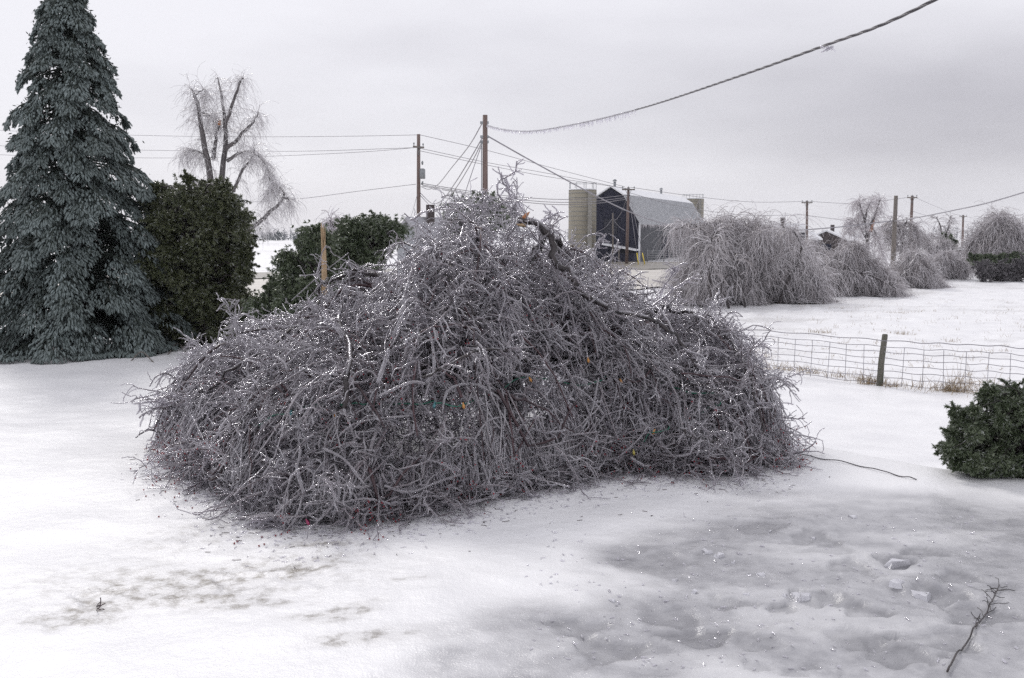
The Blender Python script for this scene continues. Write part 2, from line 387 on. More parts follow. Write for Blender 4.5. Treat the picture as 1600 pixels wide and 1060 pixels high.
c1 = mixc(M(nt, 'MULTIPLY', M(nt, 'MULTIPLY', aP.outputs['Fac'], aS.outputs['Fac']), .75), mixc(aS.outputs['Fac'], snowc, slc), (0.17, 0.17, 0.185))
drn = M(nt, 'MULTIPLY_ADD', nse(9, 5, None, 0.65), 5.0, -2.3, clamp=True)
c2 = mixc(M(nt, 'MULTIPLY', aD.outputs['Fac'], M(nt, 'MULTIPLY_ADD', drn, 0.75, 0.2)), c1, (0.20, 0.18, 0.155))
nt.links.new(c2, b.inputs['Base Color'])
nt.links.new(M(nt, 'MULTIPLY_ADD', aS.outputs['Fac'], -0.14, 0.40), b.inputs['Roughness'])
b.inputs['Specular IOR Level'].default_value = 0.4
bu = N(nt, 'ShaderNodeBump'); bu.inputs['Strength'].default_value = 0.7; bu.inputs['Distance'].default_value = 0.02
hh = M(nt, 'ADD', M(nt, 'MULTIPLY', nse(16, 5), 0.5), M(nt, 'MULTIPLY', nse(90, 3), 0.25))
nt.links.new(hh, bu.inputs['Height']); nt.links.new(bu.outputs[0], b.inputs['Normal'])

# ------------------------------------------------------------------ ground sheet
ds = [1.0]
while ds[-1] < 1270:
    d = ds[-1]; ds.append(d + (0.14 if d < 6.5 else 0.028 if d < 16 else max(0.04, (d - 14) * 0.02)))
ds = np.array(ds)
ta = np.concatenate([np.linspace(-2.2, -.62, 60)[:-1], np.linspace(-.62, .62, 560), np.linspace(.62, 2.2, 60)[1:]])
X = ds[:, None] * ta[None, :]; Y = np.repeat(ds[:, None] - 4.0, len(ta), 1)
Z = T(X, Y)
nr, nc = X.shape
idx = np.arange(nr * nc).reshape(nr, nc)
F = np.stack([idx[:-1, :-1], idx[:-1, 1:], idx[1:, 1:], idx[1:, :-1]], -1).reshape(-1, 4)
gobj = mesh_np('snow_ground', np.stack([X, Y, Z], -1).reshape(-1, 3), F, SNOW)
tag(gobj, kind='structure')
at_ = gobj.data.attributes.new('slush', 'FLOAT', 'POINT')
sm = slush_mask(X, Y) * (Y < 14)
at_.data.foreach_set('value', sm.astype(np.float32).ravel())
pit = np.zeros_like(X)
for (a, b_, r, h) in PITS:
    if h >= 0: continue
    k = np.nonzero((np.abs(X - a) < 2 * r) & (np.abs(Y - b_) < 2 * r)); xx, yy = X[k], Y[k]
    q = ((xx - a) ** 2 + ((yy - b_) * 1.25) ** 2) / (r * r); ang = np.arctan2(yy - b_, xx - a)
    q = q * (1 + 0.35 * np.sin(ang * 3 + a * 9) + .2 * np.sin(ang * 5 + b_ * 7) + .5 * vnoise(xx * 14, yy * 14))
    pit[k] = np.maximum(pit[k], (1 - sstep(.6, .95, q)) * min(1, -h / .04) * (.55 + .9 * np.abs(fbm(xx * 9, yy * 9))))
at3 = gobj.data.attributes.new('pit', 'FLOAT', 'POINT'); at3.data.foreach_set('value', np.clip(pit, 0, 1).astype(np.float32).ravel())
def blob(px, py, rx, ry):
    g = ground0(px, py); return np.exp(-(((X - g[0] + (Y - g[1]) * -0.5) / rx) ** 2 + ((Y - g[1]) / ry) ** 2))
dirt = np.zeros_like(X)
for (px, py, rx, ry, s) in [(110, 965, .25, .12, .8), (150, 940, .2, .1, .8), (230, 912, .2, .1, .9), (300, 930, .35, .12, .5), (390, 890, .35, .15, .9), (420, 888, .18, .08, 1),
                            (500, 850, .3, .12, .5), (380, 942, .25, .08, .7), (545, 960, .13, .13, .9), (490, 965, .15, .06, .6), (540, 1005, .2, .07, .8), (640, 910, .1, .03, .6), (190, 900, .5, .3, .25),
                            (330, 910, .9, .35, .3), (330, 830, .5, .4, .35), (480, 875, .4, .2, .35), (600, 1000, .3, .1, .3)]:
    dirt += 1.7 * s * blob(px, py, rx, ry)
# stubble showing through the snow of the far fields
st = sstep(0.15, 0.5, fbm(X * 0.10, Y * 0.5) + 0.6 * fbm(X * .9, Y * 1.2)) * sstep(22, 30, Y) * 0.55
st += sstep(0.0, 0.5, fbm(X * 0.012, Y * 0.09)) * sstep(95, 130, Y) * 0.7
at2 = gobj.data.attributes.new('dirt', 'FLOAT', 'POINT')
at2.data.foreach_set('value', np.clip(dirt + st, 0, 1).astype(np.float32).ravel())

# road and its slushy verge, laid on the terrain
ROADM = simple('wet_sanded_road', (0.25, 0.225, 0.18), (0.17, 0.155, 0.13), scale=0.5, rough=0.35)
VERGE = simple('sandy_slush', (0.60, 0.57, 0.52), (0.44, 0.41, 0.365), scale=0.25, rough=0.45, stretch=(1, 3, 1))
def strip(name, far, near, lift, mat, n=150, m=14, jit=0.6):
    A = spline([ground0(*p) for p in far], n); B = spline([ground0(*p) for p in near], n)
    t = np.linspace(0, 1, m)[None, :, None]
    P = A[:, None] * (1 - t) + B[:, None] * t
    sc = np.abs(A[:, 1] - B[:, 1])[:, None]
    P[:, 0, 1] += vnoise(A[:, 0] * .25, A[:, 1] * .1) * jit * 2; P[:, -1, 1] += vnoise(B[:, 0] * .3, B[:, 1] * .1) * jit * 2
    P[..., 2] = T(P[..., 0], P[..., 1]) + lift
    i = np.arange(n * m).reshape(n, m)
    F = np.stack([i[:-1, :-1], i[:-1, 1:], i[1:, 1:], i[1:, :-1]], -1).reshape(-1, 4)
    return tag(mesh_np(name, P.reshape(-1, 3), F, mat), kind='structure')
strip('road_verge', [(-400, 447), (400, 437), (700, 428), (935, 418), (1060, 415), (1300, 404)], [(-400, 487), (400, 467), (700, 462), (935, 455), (1060, 450), (1300, 430)], 0.10, VERGE)
strip('road', [(-400, 435), (400, 429), (700, 420), (935, 412.5), (1060, 411), (1300, 402)], [(-400, 449), (400, 440), (700, 431), (935, 423), (1060, 421), (1300, 409)], 0.16, ROADM)

# ------------------------------------------------------------------ growth helpers
def grow(S0, D0, L, K=6, grav=0.6, wander=0.35, curl=0.0):
    """grow N polylines of K points from starts, directions, lengths (vectorised)"""
    n = len(S0); P = np.zeros((n, K, 3)); P[:, 0] = S0; D = unit(D0); st = (np.asarray(L) / (K - 1))[:, None]
    g = np.array([0, 0, -1.0]); bias = rng.normal(size=(n, 3)) * curl
    for k in range(1, K):
        D = unit(D + g * grav / K + rng.normal(size=(n, 3)) * wander + bias / K)
        P[:, k] = P[:, k - 1] + D * st
    return P
def sample_on(P, n, lo=0.1, hi=1.0):
    """random points and tangents on polylines P (N,K,3)"""
    Nn, K, _ = P.shape; i = rng.integers(0, Nn, n); t = rng.uniform(lo, hi, n) * (K - 1) * 0.9999; k = t.astype(int); f = (t - k)[:, None]
    a = P[i, k]; b_ = P[i, np.minimum(k + 1, K - 1)]
    return a * (1 - f) + b_ * f, unit(b_ - a)

# ================================================================== THE COLLAPSED CRABAPPLE
xs_ = np.array([-3.9, -3.6, -3.2, -2.75, -2.3, -2.0, -1.6, -1.34, -1.05, -.8, -.27, .34, .87, 1.34, 2.0, 2.45, 2.68, 2.85])
S_ = np.array([0, .50, .86, 1.12, 1.08, 1.26, 1.62, 1.66, 1.78, 2.12, 2.20, 2.00, 1.68, 1.36, 1.16, .95, .55, 0])
S_ = S_ * .96
yf_ = np.interp(xs_, [-3.9, -3.4, -2.7, -1.8, -1.08, -.48, .15, .68, 1.7, 2.1, 2.6, 2.85], [9.6, 8.9, 8.0, 6.85, 6.8, 7.15, 7.6, 8.3, 8.35, 8.3, 8.9, 9.4])
yb_ = np.interp(xs_, [-3.9, -3, -1.5, 0, 1.5, 2.5, 2.85], [10.2, 11.6, 12.4, 12.6, 12, 10.8, 9.9])
def Hd(x, y):
    s = np.interp(x, xs_, S_, left=0, right=0); f = np.interp(x, xs_, yf_); b_ = np.interp(x, xs_, yb_)
    m = f + (b_ - f) * 0.56; t = np.where(y < m, (m - y) / (m - f + 1e-6), (y - m) / (b_ - m + 1e-6))
    h = s * np.clip(1 - np.clip(t, 0, 1) ** 2.1, 0, 1) ** 0.62
    return h * (1 + 0.24 * fbm(x * 1.3 + 2, y * 1.3) + .30 * vnoise(x * 3.1 + 7, y * 2.6 + 1) + .10 * vnoise(x * 7 + 7, y * 5 + 1))
def keep_in(P, slack=0.04):
    x = P[..., 0] = np.clip(P[..., 0], -3.35 + .1 * rng.normal(size=P.shape[:1])[:, None], 2.60 + .20 * rng.normal(size=P.shape[:1])[:, None])
    f = np.interp(x, xs_, yf_) - np.abs(rng.normal(size=P.shape[:1]) * .10)[:, None]; b_ = np.interp(x, xs_, yb_) + .1
    y = P[..., 1] = np.where(P[..., 1] < f, f + (f - P[..., 1]) * .3, np.minimum(P[..., 1], b_))
    z = P[..., 2]
    sl_ = slack * rng.uniform(.3, 2.2, size=P.shape[:1])[:, None]
    g = smooth_T(x, y) + 0.015; top = np.maximum(Hd(x, y) + sl_, g + .05)
    z = np.where(z > top, top + (z - top) * .25, z)
    P[..., 2] = np.where(z < g, g + (g - z) * .35, z)
    return P
def void(s): return (vnoise(s[:, 0] * 2.6 + 3, s[:, 1] * 2.2 + s[:, 2] * 2.6) < -.17) & (s[:, 2] > .45)
def dome_hit(px, py, out=0.03):
    d = raydir(px, py); t = 5.0
    while t < 14:
        p = np.array([0, 0, EYE]) + d * t
        if p[2] < float(Hd(p[0], p[1])) or p[2] < float(T(p[0], p[1])) + .02: break
        t += 0.02
    return np.array([0, 0, EYE]) + d * (t - out)
trunk_base = np.array([-0.05, 10.0, 0.0])
tree = empty('collapsed_crabapple_tree', trunk_base, 'huge collapsed crabapple tree heaped on the snow under clear ice, with dark red berries', 'tree')
# hand-laid limbs that show at the front: (pixel path, depth inside the heap, radii)
LIMBS = [
    ([(812, 344), (842, 352), (860, 372), (868, 400), (892, 425), (905, 452), (938, 473), (985, 485), (1035, 505), (1060, 530), (1090, 575)], .12, .046, .012),
    ([(873, 372), (876, 400), (885, 430), (900, 470), (915, 510)], -.25, .035, .015),
    ([(640, 452), (612, 436), (580, 428), (556, 421), (545, 440), (532, 468), (528, 500), (536, 540), (538, 585), (536, 640)], .10, .038, .022),
    ([(556, 421), (520, 440), (480, 480), (455, 520)], .08, .02, .010),
    ([(660, 590), (705, 560), (745, 545), (790, 548), (830, 560)], .06, .012, .010),
    ([(675, 380), (700, 400), (715, 430), (730, 470), (745, 500), (740, 540)], .10, .016, .009),
    ([(640, 415), (690, 440), (700, 470), (745, 500)], .07, .012, .008),
    ([(405, 590), (390, 620), (380, 650), (355, 680)], .08, .016, .008),
    ([(240, 640), (300, 615), (345, 590), (400, 560), (440, 530), (500, 470)], .10, .010, .016),
    ([(700, 345), (735, 350), (745, 372), (742, 400)], .10, .016, .012),
    ([(605, 365), (640, 380), (670, 405), (700, 440)], .08, .010, .010),
    ([(1105, 490), (1125, 515), (1150, 545), (1165, 570), (1175, 620), (1190, 680)], .10, .012, .006),
    ([(1015, 492), (1045, 484), (1080, 488), (1100, 500)], .10, .024, .010),
    ([(1070, 672), (1100, 690), (1135, 700), (1160, 715)], .07, .010, .006),
    ([(795, 395), (775, 420), (770, 460), (765, 500)], -.15, .035, .03),
    ([(850, 350), (825, 420), (800, 480), (780, 560), (770, 640)], -.7, .04, .05),
    ([(560, 470), (600, 520), (650, 560), (700, 640)], -.4, .03, .04),
    ([(960, 600), (985, 560), (1000, 520), (1010, 500)], -.15, .02, .012),
    ([(430, 640), (470, 610), (520, 590), (600, 580)], -.1, .014, .02),
]
limbsP = []
iceA = Acc(); coreA = Acc(); thickA = Acc()
for i, (pp, dep, r0, r1) in enumerate(LIMBS):
    pts = []
    for (a, b_) in pp:
        h = dome_hit(a, b_, out=dep + (.24 if dep > 0 and i > 0 else .14 if i == 0 else 0))
        if h[1] > 11.2: h = at(a, b_, 9.6)
        pts.append(h)
    pts = np.array(pts); ys = pts[:, 1].copy()
    if i in (0,): ys = np.interp(np.arange(len(pts)), [0, 3, len(pts) - 1], [9.3, 9.1, 8.6])
    else: ys = np.convolve(np.pad(ys, 1, 'edge'), [.25, .5, .25], 'valid')
    pts = np.array([at(a, b_, y) for (a, b_), y in zip(pp, ys)])
    P = spline(pts, 34); P += rng.normal(size=P.shape) * 0.006; P[1:-1] += np.repeat(rng.normal(size=(8, 3)) * .022, 4, 0)[:32]
    rr = np.linspace(r0, r1, 34) * (.88 + 0.12 * np.sin(np.arange(34) * 1.7) + rng.normal(size=34) * .08)
    Acc().tube(P, rr, 9).build('limb', BARK, tree)
    # ice lying on the upper side of the limb
    k0 = 0
    while k0 < 28:
        k1 = min(33, k0 + random.randint(3, 7)); q_ = P[k0:k1 + 1]; 
        if len(q_) > 3: iceA.tube(q_ + np.array([0, -rr[k0] * .15, rr[k0] * .45]), rr[k0:k1 + 1] * .72 * np.concatenate([[.5], np.ones(len(q_) - 2), [.5]]), 7)
        k0 = k1 + random.randint(1, 5)
    limbsP.append(P)
# trunk stump and procedural limbs
Acc().tube(spline([trunk_base + (0, 0, -.1), trunk_base + (.02, 0, .4), trunk_base + (-.05, -.1, .9), trunk_base + (.1, -.2, 1.3)], 14), np.linspace(.17, .11, 14), 12).build('trunk', BARK, tree)
ends = []
for i in range(60):
    x1 = random.uniform(-3.6, 2.6); f = np.interp(x1, xs_, yf_); b_ = np.interp(x1, xs_, yb_)
    y1 = f + (b_ - f) * random.choice((random.uniform(0, .25), random.uniform(0, .25), random.random())); ends.append((x1, y1))
prim = []
for (x1, y1) in ends:
    e = np.array([x1, y1, 0.1]); s = trunk_base + np.array([0, 0, random.uniform(.5, 1.2)])
    t = np.linspace(0, 1, 12)[:, None]; p = s * (1 - t) + e * t
    h = Hd(p[:, 0], p[:, 1]); k = np.sin(np.clip(t[:, 0] * 1.15, 0, 1) * np.pi / 2) * .9
    p[:, 2] = s[2] * (1 - k) + (h * random.uniform(.55, .96)) * k
    p[1:, :] += rng.normal(size=(11, 3)) * 0.06; prim.append(p)
prim = keep_in(np.array(prim)); rp = np.linspace(.035, .007, 12)[None] * rng.uniform(.6, 1.1, (60, 1))
V, F = tubes(prim, rp, 6); coreA.add(V, F); V, F = tubes(prim, rp * 1.0 + .006, 6); iceA.add(V, F)
# side shoots of the hand-laid limbs
LF = np.array([p[np.linspace(0, 33, 12).astype(int)] for p in limbsP]); s, t = sample_on(np.concatenate([LF, LF[:1], LF[2:3]]), 420, .08, 1)
LS = grow(s, t * .4 + rng.normal(size=s.shape) * .8 + [0, -.2, 0], rng.uniform(.1, .5, 420), K=7, grav=.9, wander=.25); V, F = tubes(LS, np.linspace(.007, .003, 7)[None] * np.ones((420, 1)), 4); coreA.add(V, F)
V, F = tubes(LS, np.linspace(.0105, .006, 7)[None] * rng.uniform(.7, 1.3, LS.shape[:2]), 6); iceA.add(V, F)
s, t = sample_on(LS, 2600, .1, 1); LS2 = grow(s, t * .6 + rng.normal(size=s.shape) * .8, rng.uniform(.04, .16, len(s)), K=5, grav=.3, wander=.4)
V, F = tubes(LS2, np.full(LS2.shape[:2], .0022), 3); coreA.add(V, F); V, F = tubes(LS2, rng.uniform(.0032, .0055, LS2.shape[:2]), 5); iceA.add(V, F)
# secondaries
allP = np.concatenate([prim] + [np.array([p[np.linspace(0, 33, 12).astype(int)]]) for p in limbsP])
s, t = sample_on(allP, 1300, .15, 1)
outw = unit(s - (trunk_base + np.array([0, 0, .5])))
sec = keep_in(grow(s, t * .5 + outw * .7 + rng.normal(size=s.shape) * .55, rng.uniform(.3, 1.0, len(s)), K=7, grav=.5, wander=.24, curl=.3), .06)
rs = np.linspace(.0065, .0028, 7)[None] * rng.uniform(.7, 1.4, (len(s), 1))
bare = rng.random(len(sec)) < .22; rs[bare] *= rng.uniform(1.3, 2.2, (bare.sum(), 1))      # branches that shed their ice
V, F = tubes(sec, rs, 5); coreA.add(V, F); secI = sec[~bare]; rs_i = rs[~bare]
V, F = tubes(secI, rs_i * .8 + rng.uniform(.0014, .0044, rs_i.shape) * rng.uniform(.6, 1.4, (len(rs_i), 1)) , 6); iceA.add(V, F)
# twigs along secondaries
s, t = sample_on(sec, 22000, .1, 1); k_ = ~void(s) | (rng.random(len(s)) < .3); s, t = s[k_], t[k_]
tw = keep_in(grow(s, t * .5 + rng.normal(size=s.shape) * .8 + [0, -.15, -.1], rng.uniform(.06, .26, len(s)), K=5, grav=.3, wander=.42, curl=.3), .08)
# a skin of twigs over the surface of the heap
def skin(n, lo, hi, depth):
    xx = rng.uniform(-3.8, 2.8, n * 3); f = np.interp(xx, xs_, yf_); b_ = np.interp(xx, xs_, yb_)
    yy = f + (b_ - f) * np.abs(rng.beta(.7, 1.35, n * 3)); h = Hd(xx, yy)
    ok = h > .05; xx, yy, h = xx[ok][:n], yy[ok][:n], h[ok][:n]
    zz = h * rng.uniform(depth, 1.0, len(xx)) 
    low = rng.random(len(xx)) < .35; zz[low] = rng.uniform(0, 1, low.sum()) * h[low]
    s = np.stack([xx, yy, zz + .02], 1)
    o = unit((s - np.array([-.2, 10, .3])) * [1, 1, .5])
    keep = (~void(s) | (rng.random(len(s)) < .35)) & (rng.random(len(xx)) < .62 + 1.0 * zz)
    s, o = s[keep], o[keep]
    d = o * .3 + rng.normal(size=s.shape) * .8 + [0, 0, -.12]
    return keep_in(grow(s, d, rng.uniform(lo, hi, len(s)), K=5, grav=.3, wander=.42, curl=.3), .06)
sk = skin(18000, .06, .24, .72)
xx = rng.uniform(-3.2, 2.5, 7000); f = np.interp(xx, xs_, yf_); b_ = np.interp(xx, xs_, yb_); yy = f + (b_ - f) * rng.uniform(.05, .7, 7000)
s = np.stack([xx, yy, Hd(xx, yy) * rng.uniform(.02, .8, 7000)], 1); s = s[~void(s) | (rng.random(len(s)) < .3)]; inn = keep_in(grow(s, rng.normal(size=s.shape) + [0, 0, .2], rng.uniform(.10, .35, len(s)), K=5, grav=.3, wander=.4), .05)
TW = np.concatenate([tw, sk, inn]); n = len(TW)
rt = np.linspace(.0030, .0017, 5)[None] * rng.uniform(.7, 1.5, (n, 1))
V, F = tubes(TW, rt, 3); coreA.add(V, F)
icr = rt + (rng.uniform(.0013, .0046, (n, 1)) * (1 + rng.uniform(-.35, .5, (n, 5)))); icr[:, -1] *= .5
V, F = tubes(TW, icr, 5); iceA.add(V, F)
# branches sprawling out over the snow round the front of the heap
nk = 330; xx = rng.uniform(-3.1, 2.6, nk); f = np.interp(xx, xs_, yf_)
s = np.stack([xx, f + rng.uniform(.0, .5, nk), rng.uniform(.05, .40, nk)], 1); s[:, 2] += smooth_T(s[:, 0], s[:, 1])
d = np.stack([rng.normal(size=nk) * .7 + xx * .15, -rng.uniform(.2, 1, nk), rng.normal(size=nk) * .25 - .1], 1)
SKT = grow(s, d, rng.uniform(.15, .75, nk), K=9, grav=.9, wander=.20)
def lay(P, c=.012):
    g = T(P[..., 0], P[..., 1]) + c; P[..., 2] = np.where(P[..., 2] < g, g + np.minimum((g - P[..., 2]) * .12, .05), P[..., 2]); return P
SKT = lay(SKT); V, F = tubes(SKT, np.linspace(.007, .003, 9)[None] * np.ones((nk, 1)), 4); coreA.add(V, F)
V, F = tubes(SKT, np.linspace(.009, .005, 9)[None] * rng.uniform(.7, 1.4, SKT.shape[:2]), 6); iceA.add(V, F)
s, t = sample_on(SKT, 2600, .15, 1); SK2 = lay(grow(s, t * .7 + rng.normal(size=s.shape) * [.8, .8, .5], rng.uniform(.05, .24, len(s)), K=5, grav=.4, wander=.38, curl=.3))
rt2 = np.full(SK2.shape[:2], .0022); V, F = tubes(SK2, rt2, 3); coreA.add(V, F); V, F = tubes(SK2, rt2 + rng.uniform(.001, .003, SK2.shape[:2]), 5); iceA.add(V, F)
# longer iced branches arching out of the surface
xx = rng.uniform(-3.4, 2.5, 260); f = np.interp(xx, xs_, yf_); b_ = np.interp(xx, xs_, yb_); yy = f + (b_ - f) * rng.uniform(.02, .8, 260)
s = np.stack([xx, yy, Hd(xx, yy)], 1); ARC = grow(s, np.stack([rng.normal(size=260) * .8, -rng.random(260) * .6, rng.uniform(.1, .9, 260)], 1), rng.uniform(.2, .6, 260), K=10, grav=1.1, wander=.17)
V, F = tubes(ARC, np.linspace(.007, .004, 10)[None] * np.ones((260, 1)), 5); coreA.add(V, F); V, F = tubes(ARC, np.linspace(.0095, .006, 10)[None] * rng.uniform(.75, 1.35, ARC.shape[:2]), 7); thickA.add(V, F)
s, t = sample_on(ARC, 2400, .1, 1); AR2 = grow(s, t * .5 + rng.normal(size=s.shape) * .8, rng.uniform(.04, .2, len(s)), K=5, grav=.4, wander=.4, curl=.3)
V, F = tubes(AR2, np.full(AR2.shape[:2], .0022), 3); coreA.add(V, F); V, F = tubes(AR2, rng.uniform(.0035, .006, AR2.shape[:2]), 5); iceA.add(V, F)
# ragged crest: side branches standing out of the outline of the heap
nr_ = 190; xx = np.concatenate([rng.uniform(-3.3, -1.2, 90), rng.uniform(-1.2, 2.6, 100)]); f = np.interp(xx, xs_, yf_); b_ = np.interp(xx, xs_, yb_); yy = f + (b_ - f) * rng.uniform(.2, .62, nr_)
s = np.stack([xx, yy, Hd(xx, yy) - .06], 1); d = np.stack([rng.normal(size=nr_) * .6 + xx * .25, -rng.random(nr_) * .5, rng.uniform(.25, 1.0, nr_)], 1)
RG = grow(s, d, rng.uniform(.18, .55, nr_), K=9, grav=1.3, wander=.2); V, F = tubes(RG, np.linspace(.006, .003, 9)[None] * np.ones((nr_, 1)), 5); coreA.add(V, F)
V, F = tubes(RG, np.linspace(.0095, .006, 9)[None] * rng.uniform(.75, 1.3, RG.shape[:2]), 6); thickA.add(V, F)
s, t = sample_on(RG, 2600, .15, 1); RG2 = grow(s, t * .8 + rng.normal(size=s.shape) * .7, rng.uniform(.04, .18, len(s)), K=5, grav=.5, wander=.35)
V, F = tubes(RG2, np.full(RG2.shape[:2], .0022), 3); coreA.add(V, F); V, F = tubes(RG2, rng.uniform(.0035, .0065, RG2.shape[:2]), 5); iceA.add(V, F)
# cross branches over the steep front face, in clear thick sleeves
nf = 180; xx = rng.uniform(-3.0, 2.4, nf); zz = rng.uniform(.15, 1.5, nf); f = np.interp(xx, xs_, yf_); yy = f + .02
for _ in range(30): yy = np.where(Hd(xx, yy) < zz, yy + .06, yy)
ok = Hd(xx, yy) >= zz; s = np.stack([xx, yy - .03, zz], 1)[ok]; nf = len(s)
FR = grow(s, np.stack([rng.normal(size=nf), rng.normal(size=nf) * .15 - .1, rng.normal(size=nf) * .5], 1), rng.uniform(.12, .45, nf), K=8, grav=.5, wander=.2)
V, F = tubes(FR, np.linspace(.0055, .003, 8)[None] * np.ones((nf, 1)), 5); coreA.add(V, F); V, F = tubes(FR, np.linspace(.0115, .007, 8)[None] * rng.uniform(.7, 1.35, FR.shape[:2]), 7); thickA.add(V, F)
s, t = sample_on(FR, 1700, .1, 1); FR2 = grow(s, t * .6 + rng.normal(size=s.shape) * .7, rng.uniform(.04, .16, len(s)), K=5, grav=.3, wander=.38)
V, F = tubes(FR2, np.full(FR2.shape[:2], .0022), 3); coreA.add(V, F); V, F = tubes(FR2, rng.uniform(.004, .007, FR2.shape[:2]), 5); iceA.add(V, F)
TW = np.concatenate([TW, SK2, AR2, RG2, FR2])
# short spurs
s, t = sample_on(TW, 34000, .1, 1)
sp = grow(s, rng.normal(size=s.shape) + t * .3, rng.uniform(.02, .10, len(s)), K=3, grav=.2, wander=.25)
sp = keep_in(sp, .12)
V, F = tubes(sp, np.tile([.0020, .0018, .0014], (len(s), 1)), 3); coreA.add(V, F)
V, F = tubes(sp, np.tile([.0034, .0044, .0022], (len(s), 1)) * rng.uniform(.6, 1.4, (len(s), 1)), 4); iceA.add(V, F)
# twigs that stick out of the heap
PO = []
for (pp, Yd) in [([(300, 622), (262, 630), (238, 640), (218, 652)], 8.8), ([(262, 630), (240, 628), (216, 630)], 8.8), ([(1120, 640), (1160, 628), (1190, 630), (1217, 631)], 8.6),
                 ([(800, 330), (780, 305), (778, 285), (795, 275), (806, 268), (808, 252)], 10), ([(806, 330), (795, 300), (783, 280), (780, 270)], 10), ([(820, 335), (800, 300), (790, 280)], 10.1),
                 ([(925, 405), (932, 385), (940, 376), (948, 366)], 9.5), ([(850, 345), (862, 338), (871, 332)], 9.6), ([(1030, 460), (1050, 430), (1056, 418)], 9.6), ([(1020, 480), (1045, 460), (1070, 440), (1092, 430)], 9.6),
                 ([(1190, 650), (1205, 670), (1212, 685)], 9), ([(1175, 660), (1190, 690), (1213, 704)], 8.6), ([(1100, 700), (1130, 730), (1150, 748), (1160, 748)], 8.3), ([(1130, 705), (1165, 725), (1178, 745)], 8.3),
                 ([(700, 770), (760, 775), (810, 770), (838, 782)], 7.5), ([(780, 770), (800, 755), (815, 748)], 7.5), ([(320, 700), (325, 740), (327, 770)], 7.9), ([(300, 690), (345, 720), (370, 790)], 7.8), ([(310, 750), (330, 710), (345, 700)], 7.8),
                 ([(395, 820), (420, 838), (450, 845)], 6.8), ([(390, 815), (430, 812), (470, 815)], 6.8), ([(440, 800), (440, 825), (415, 850)], 6.8), ([(280, 600), (300, 570), (330, 545), (350, 540)], 9.3),
                 ([(640, 800), (663, 815), (663, 835)], 7.0), ([(520, 790), (545, 820), (570, 845)], 6.75), ([(905, 735), (860, 750), (800, 760)], 8.0), ([(640, 345), (670, 330), (700, 322), (730, 325)], 9.8), ([(700, 318), (740, 322), (790, 330)], 9.7)]:
    P = spline([at(a, b_, Yd) for a, b_ in pp], 10); P[:, 2] = np.maximum(P[:, 2], T(P[:, 0], P[:, 1]) + .02); P += rng.normal(size=P.shape) * .006; PO.append(P)
PO = np.array(PO); V, F = tubes(PO, np.full(PO.shape[:2], .005), 4); coreA.add(V, F)
V, F = tubes(PO, np.linspace(.014, .009, 10)[None] * (1 + rng.uniform(-.25, .4, PO.shape[:2])), 6); iceA.add(V, F)
s, t = sample_on(PO, 520, .1, 1); sp = grow(s, rng.normal(size=s.shape) + t * .3, rng.uniform(.03, .16, len(s)), K=4, grav=.2, wander=.3)
sp[..., 2] = np.maximum(sp[..., 2], T(sp[..., 0], sp[..., 1]) + .012)
V, F = tubes(sp, np.full(sp.shape[:2], .0025), 3); coreA.add(V, F); V, F = tubes(sp, rng.uniform(.005, .011, sp.shape[:2]), 5); iceA.add(V, F)
# silhouette fuzz: fine upright twigs along the upper right edge
xx = rng.uniform(-3.2, 2.5, 1800); f = np.interp(xx, xs_, yf_); b_ = np.interp(xx, xs_, yb_); yy = f + (b_ - f) * rng.uniform(.25, .75, 1800)
s = np.stack([xx, yy, Hd(xx, yy)], 1); fz = grow(s, rng.normal(size=s.shape) * .7 + [0, 0, .5], rng.uniform(.08, .30, len(s)), K=6, grav=.5, wander=.4, curl=1)
V, F = tubes(fz, np.full(fz.shape[:2], .002), 3); coreA.add(V, F); V, F = tubes(fz, rng.uniform(.0035, .0065, fz.shape[:2]), 5); iceA.add(V, F)
# thick ice-sheathed branches that catch the light
THK = [([(690, 650), (700, 610), (735, 600), (765, 612), (792, 632)], .016), ([(668, 500), (675, 545), (678, 580), (665, 600)], .020), ([(690, 500), (715, 505), (745, 530)], .018), ([(690, 425), (705, 440), (715, 452)], .018),
       ([(680, 510), (720, 515), (765, 545)], .016), ([(680, 440), (712, 418), (700, 400), (690, 380)], .016), ([(648, 458), (670, 455), (695, 448)], .018), ([(495, 560), (540, 580), (535, 590)], .012), ([(470, 575), (500, 585), (537, 598)], .020), ([(590, 600), (600, 570), (608, 545)], .030),
       ([(590, 620), (640, 598), (665, 600)], .018), ([(455, 470), (500, 430), (545, 395)], .012), ([(900, 540), (925, 520), (935, 560)], .015), ([(960, 540), (1000, 555), (1020, 570)], .013), ([(1050, 540), (1065, 590), (1068, 620)], .013), ([(1075, 550), (1095, 570), (1110, 592)], .014), ([(890, 600), (920, 620), (945, 650)], .018), ([(935, 590), (925, 640), (905, 680)], .016), ([(930, 600), (900, 590), (870, 600)], .014),
       ([(440, 760), (460, 740), (470, 700), (455, 720)], .014), ([(463, 725), (468, 750), (475, 772)], .020), ([(520, 810), (530, 770), (525, 730)], .018), ([(400, 700), (440, 735), (470, 745)], .012), ([(600, 760), (640, 770), (680, 755), (720, 740)], .016), ([(700, 790), (740, 785), (780, 772)], .018), ([(740, 690), (760, 660), (790, 650)], .015), ([(800, 760), (812, 745), (816, 735)], .014),
       ([(985, 715), (1005, 727), (1015, 728)], .02), ([(960, 730), (972, 738)], .016), ([(520, 790), (570, 780), (620, 790)], .014), ([(520, 690), (560, 660), (640, 650)], .013), ([(505, 700), (540, 720), (570, 760)], .016), ([(760, 490), (800, 500), (840, 520)], .013), ([(830, 520), (870, 515), (905, 540)], .013), ([(770, 560), (800, 580), (850, 590)], .014)]
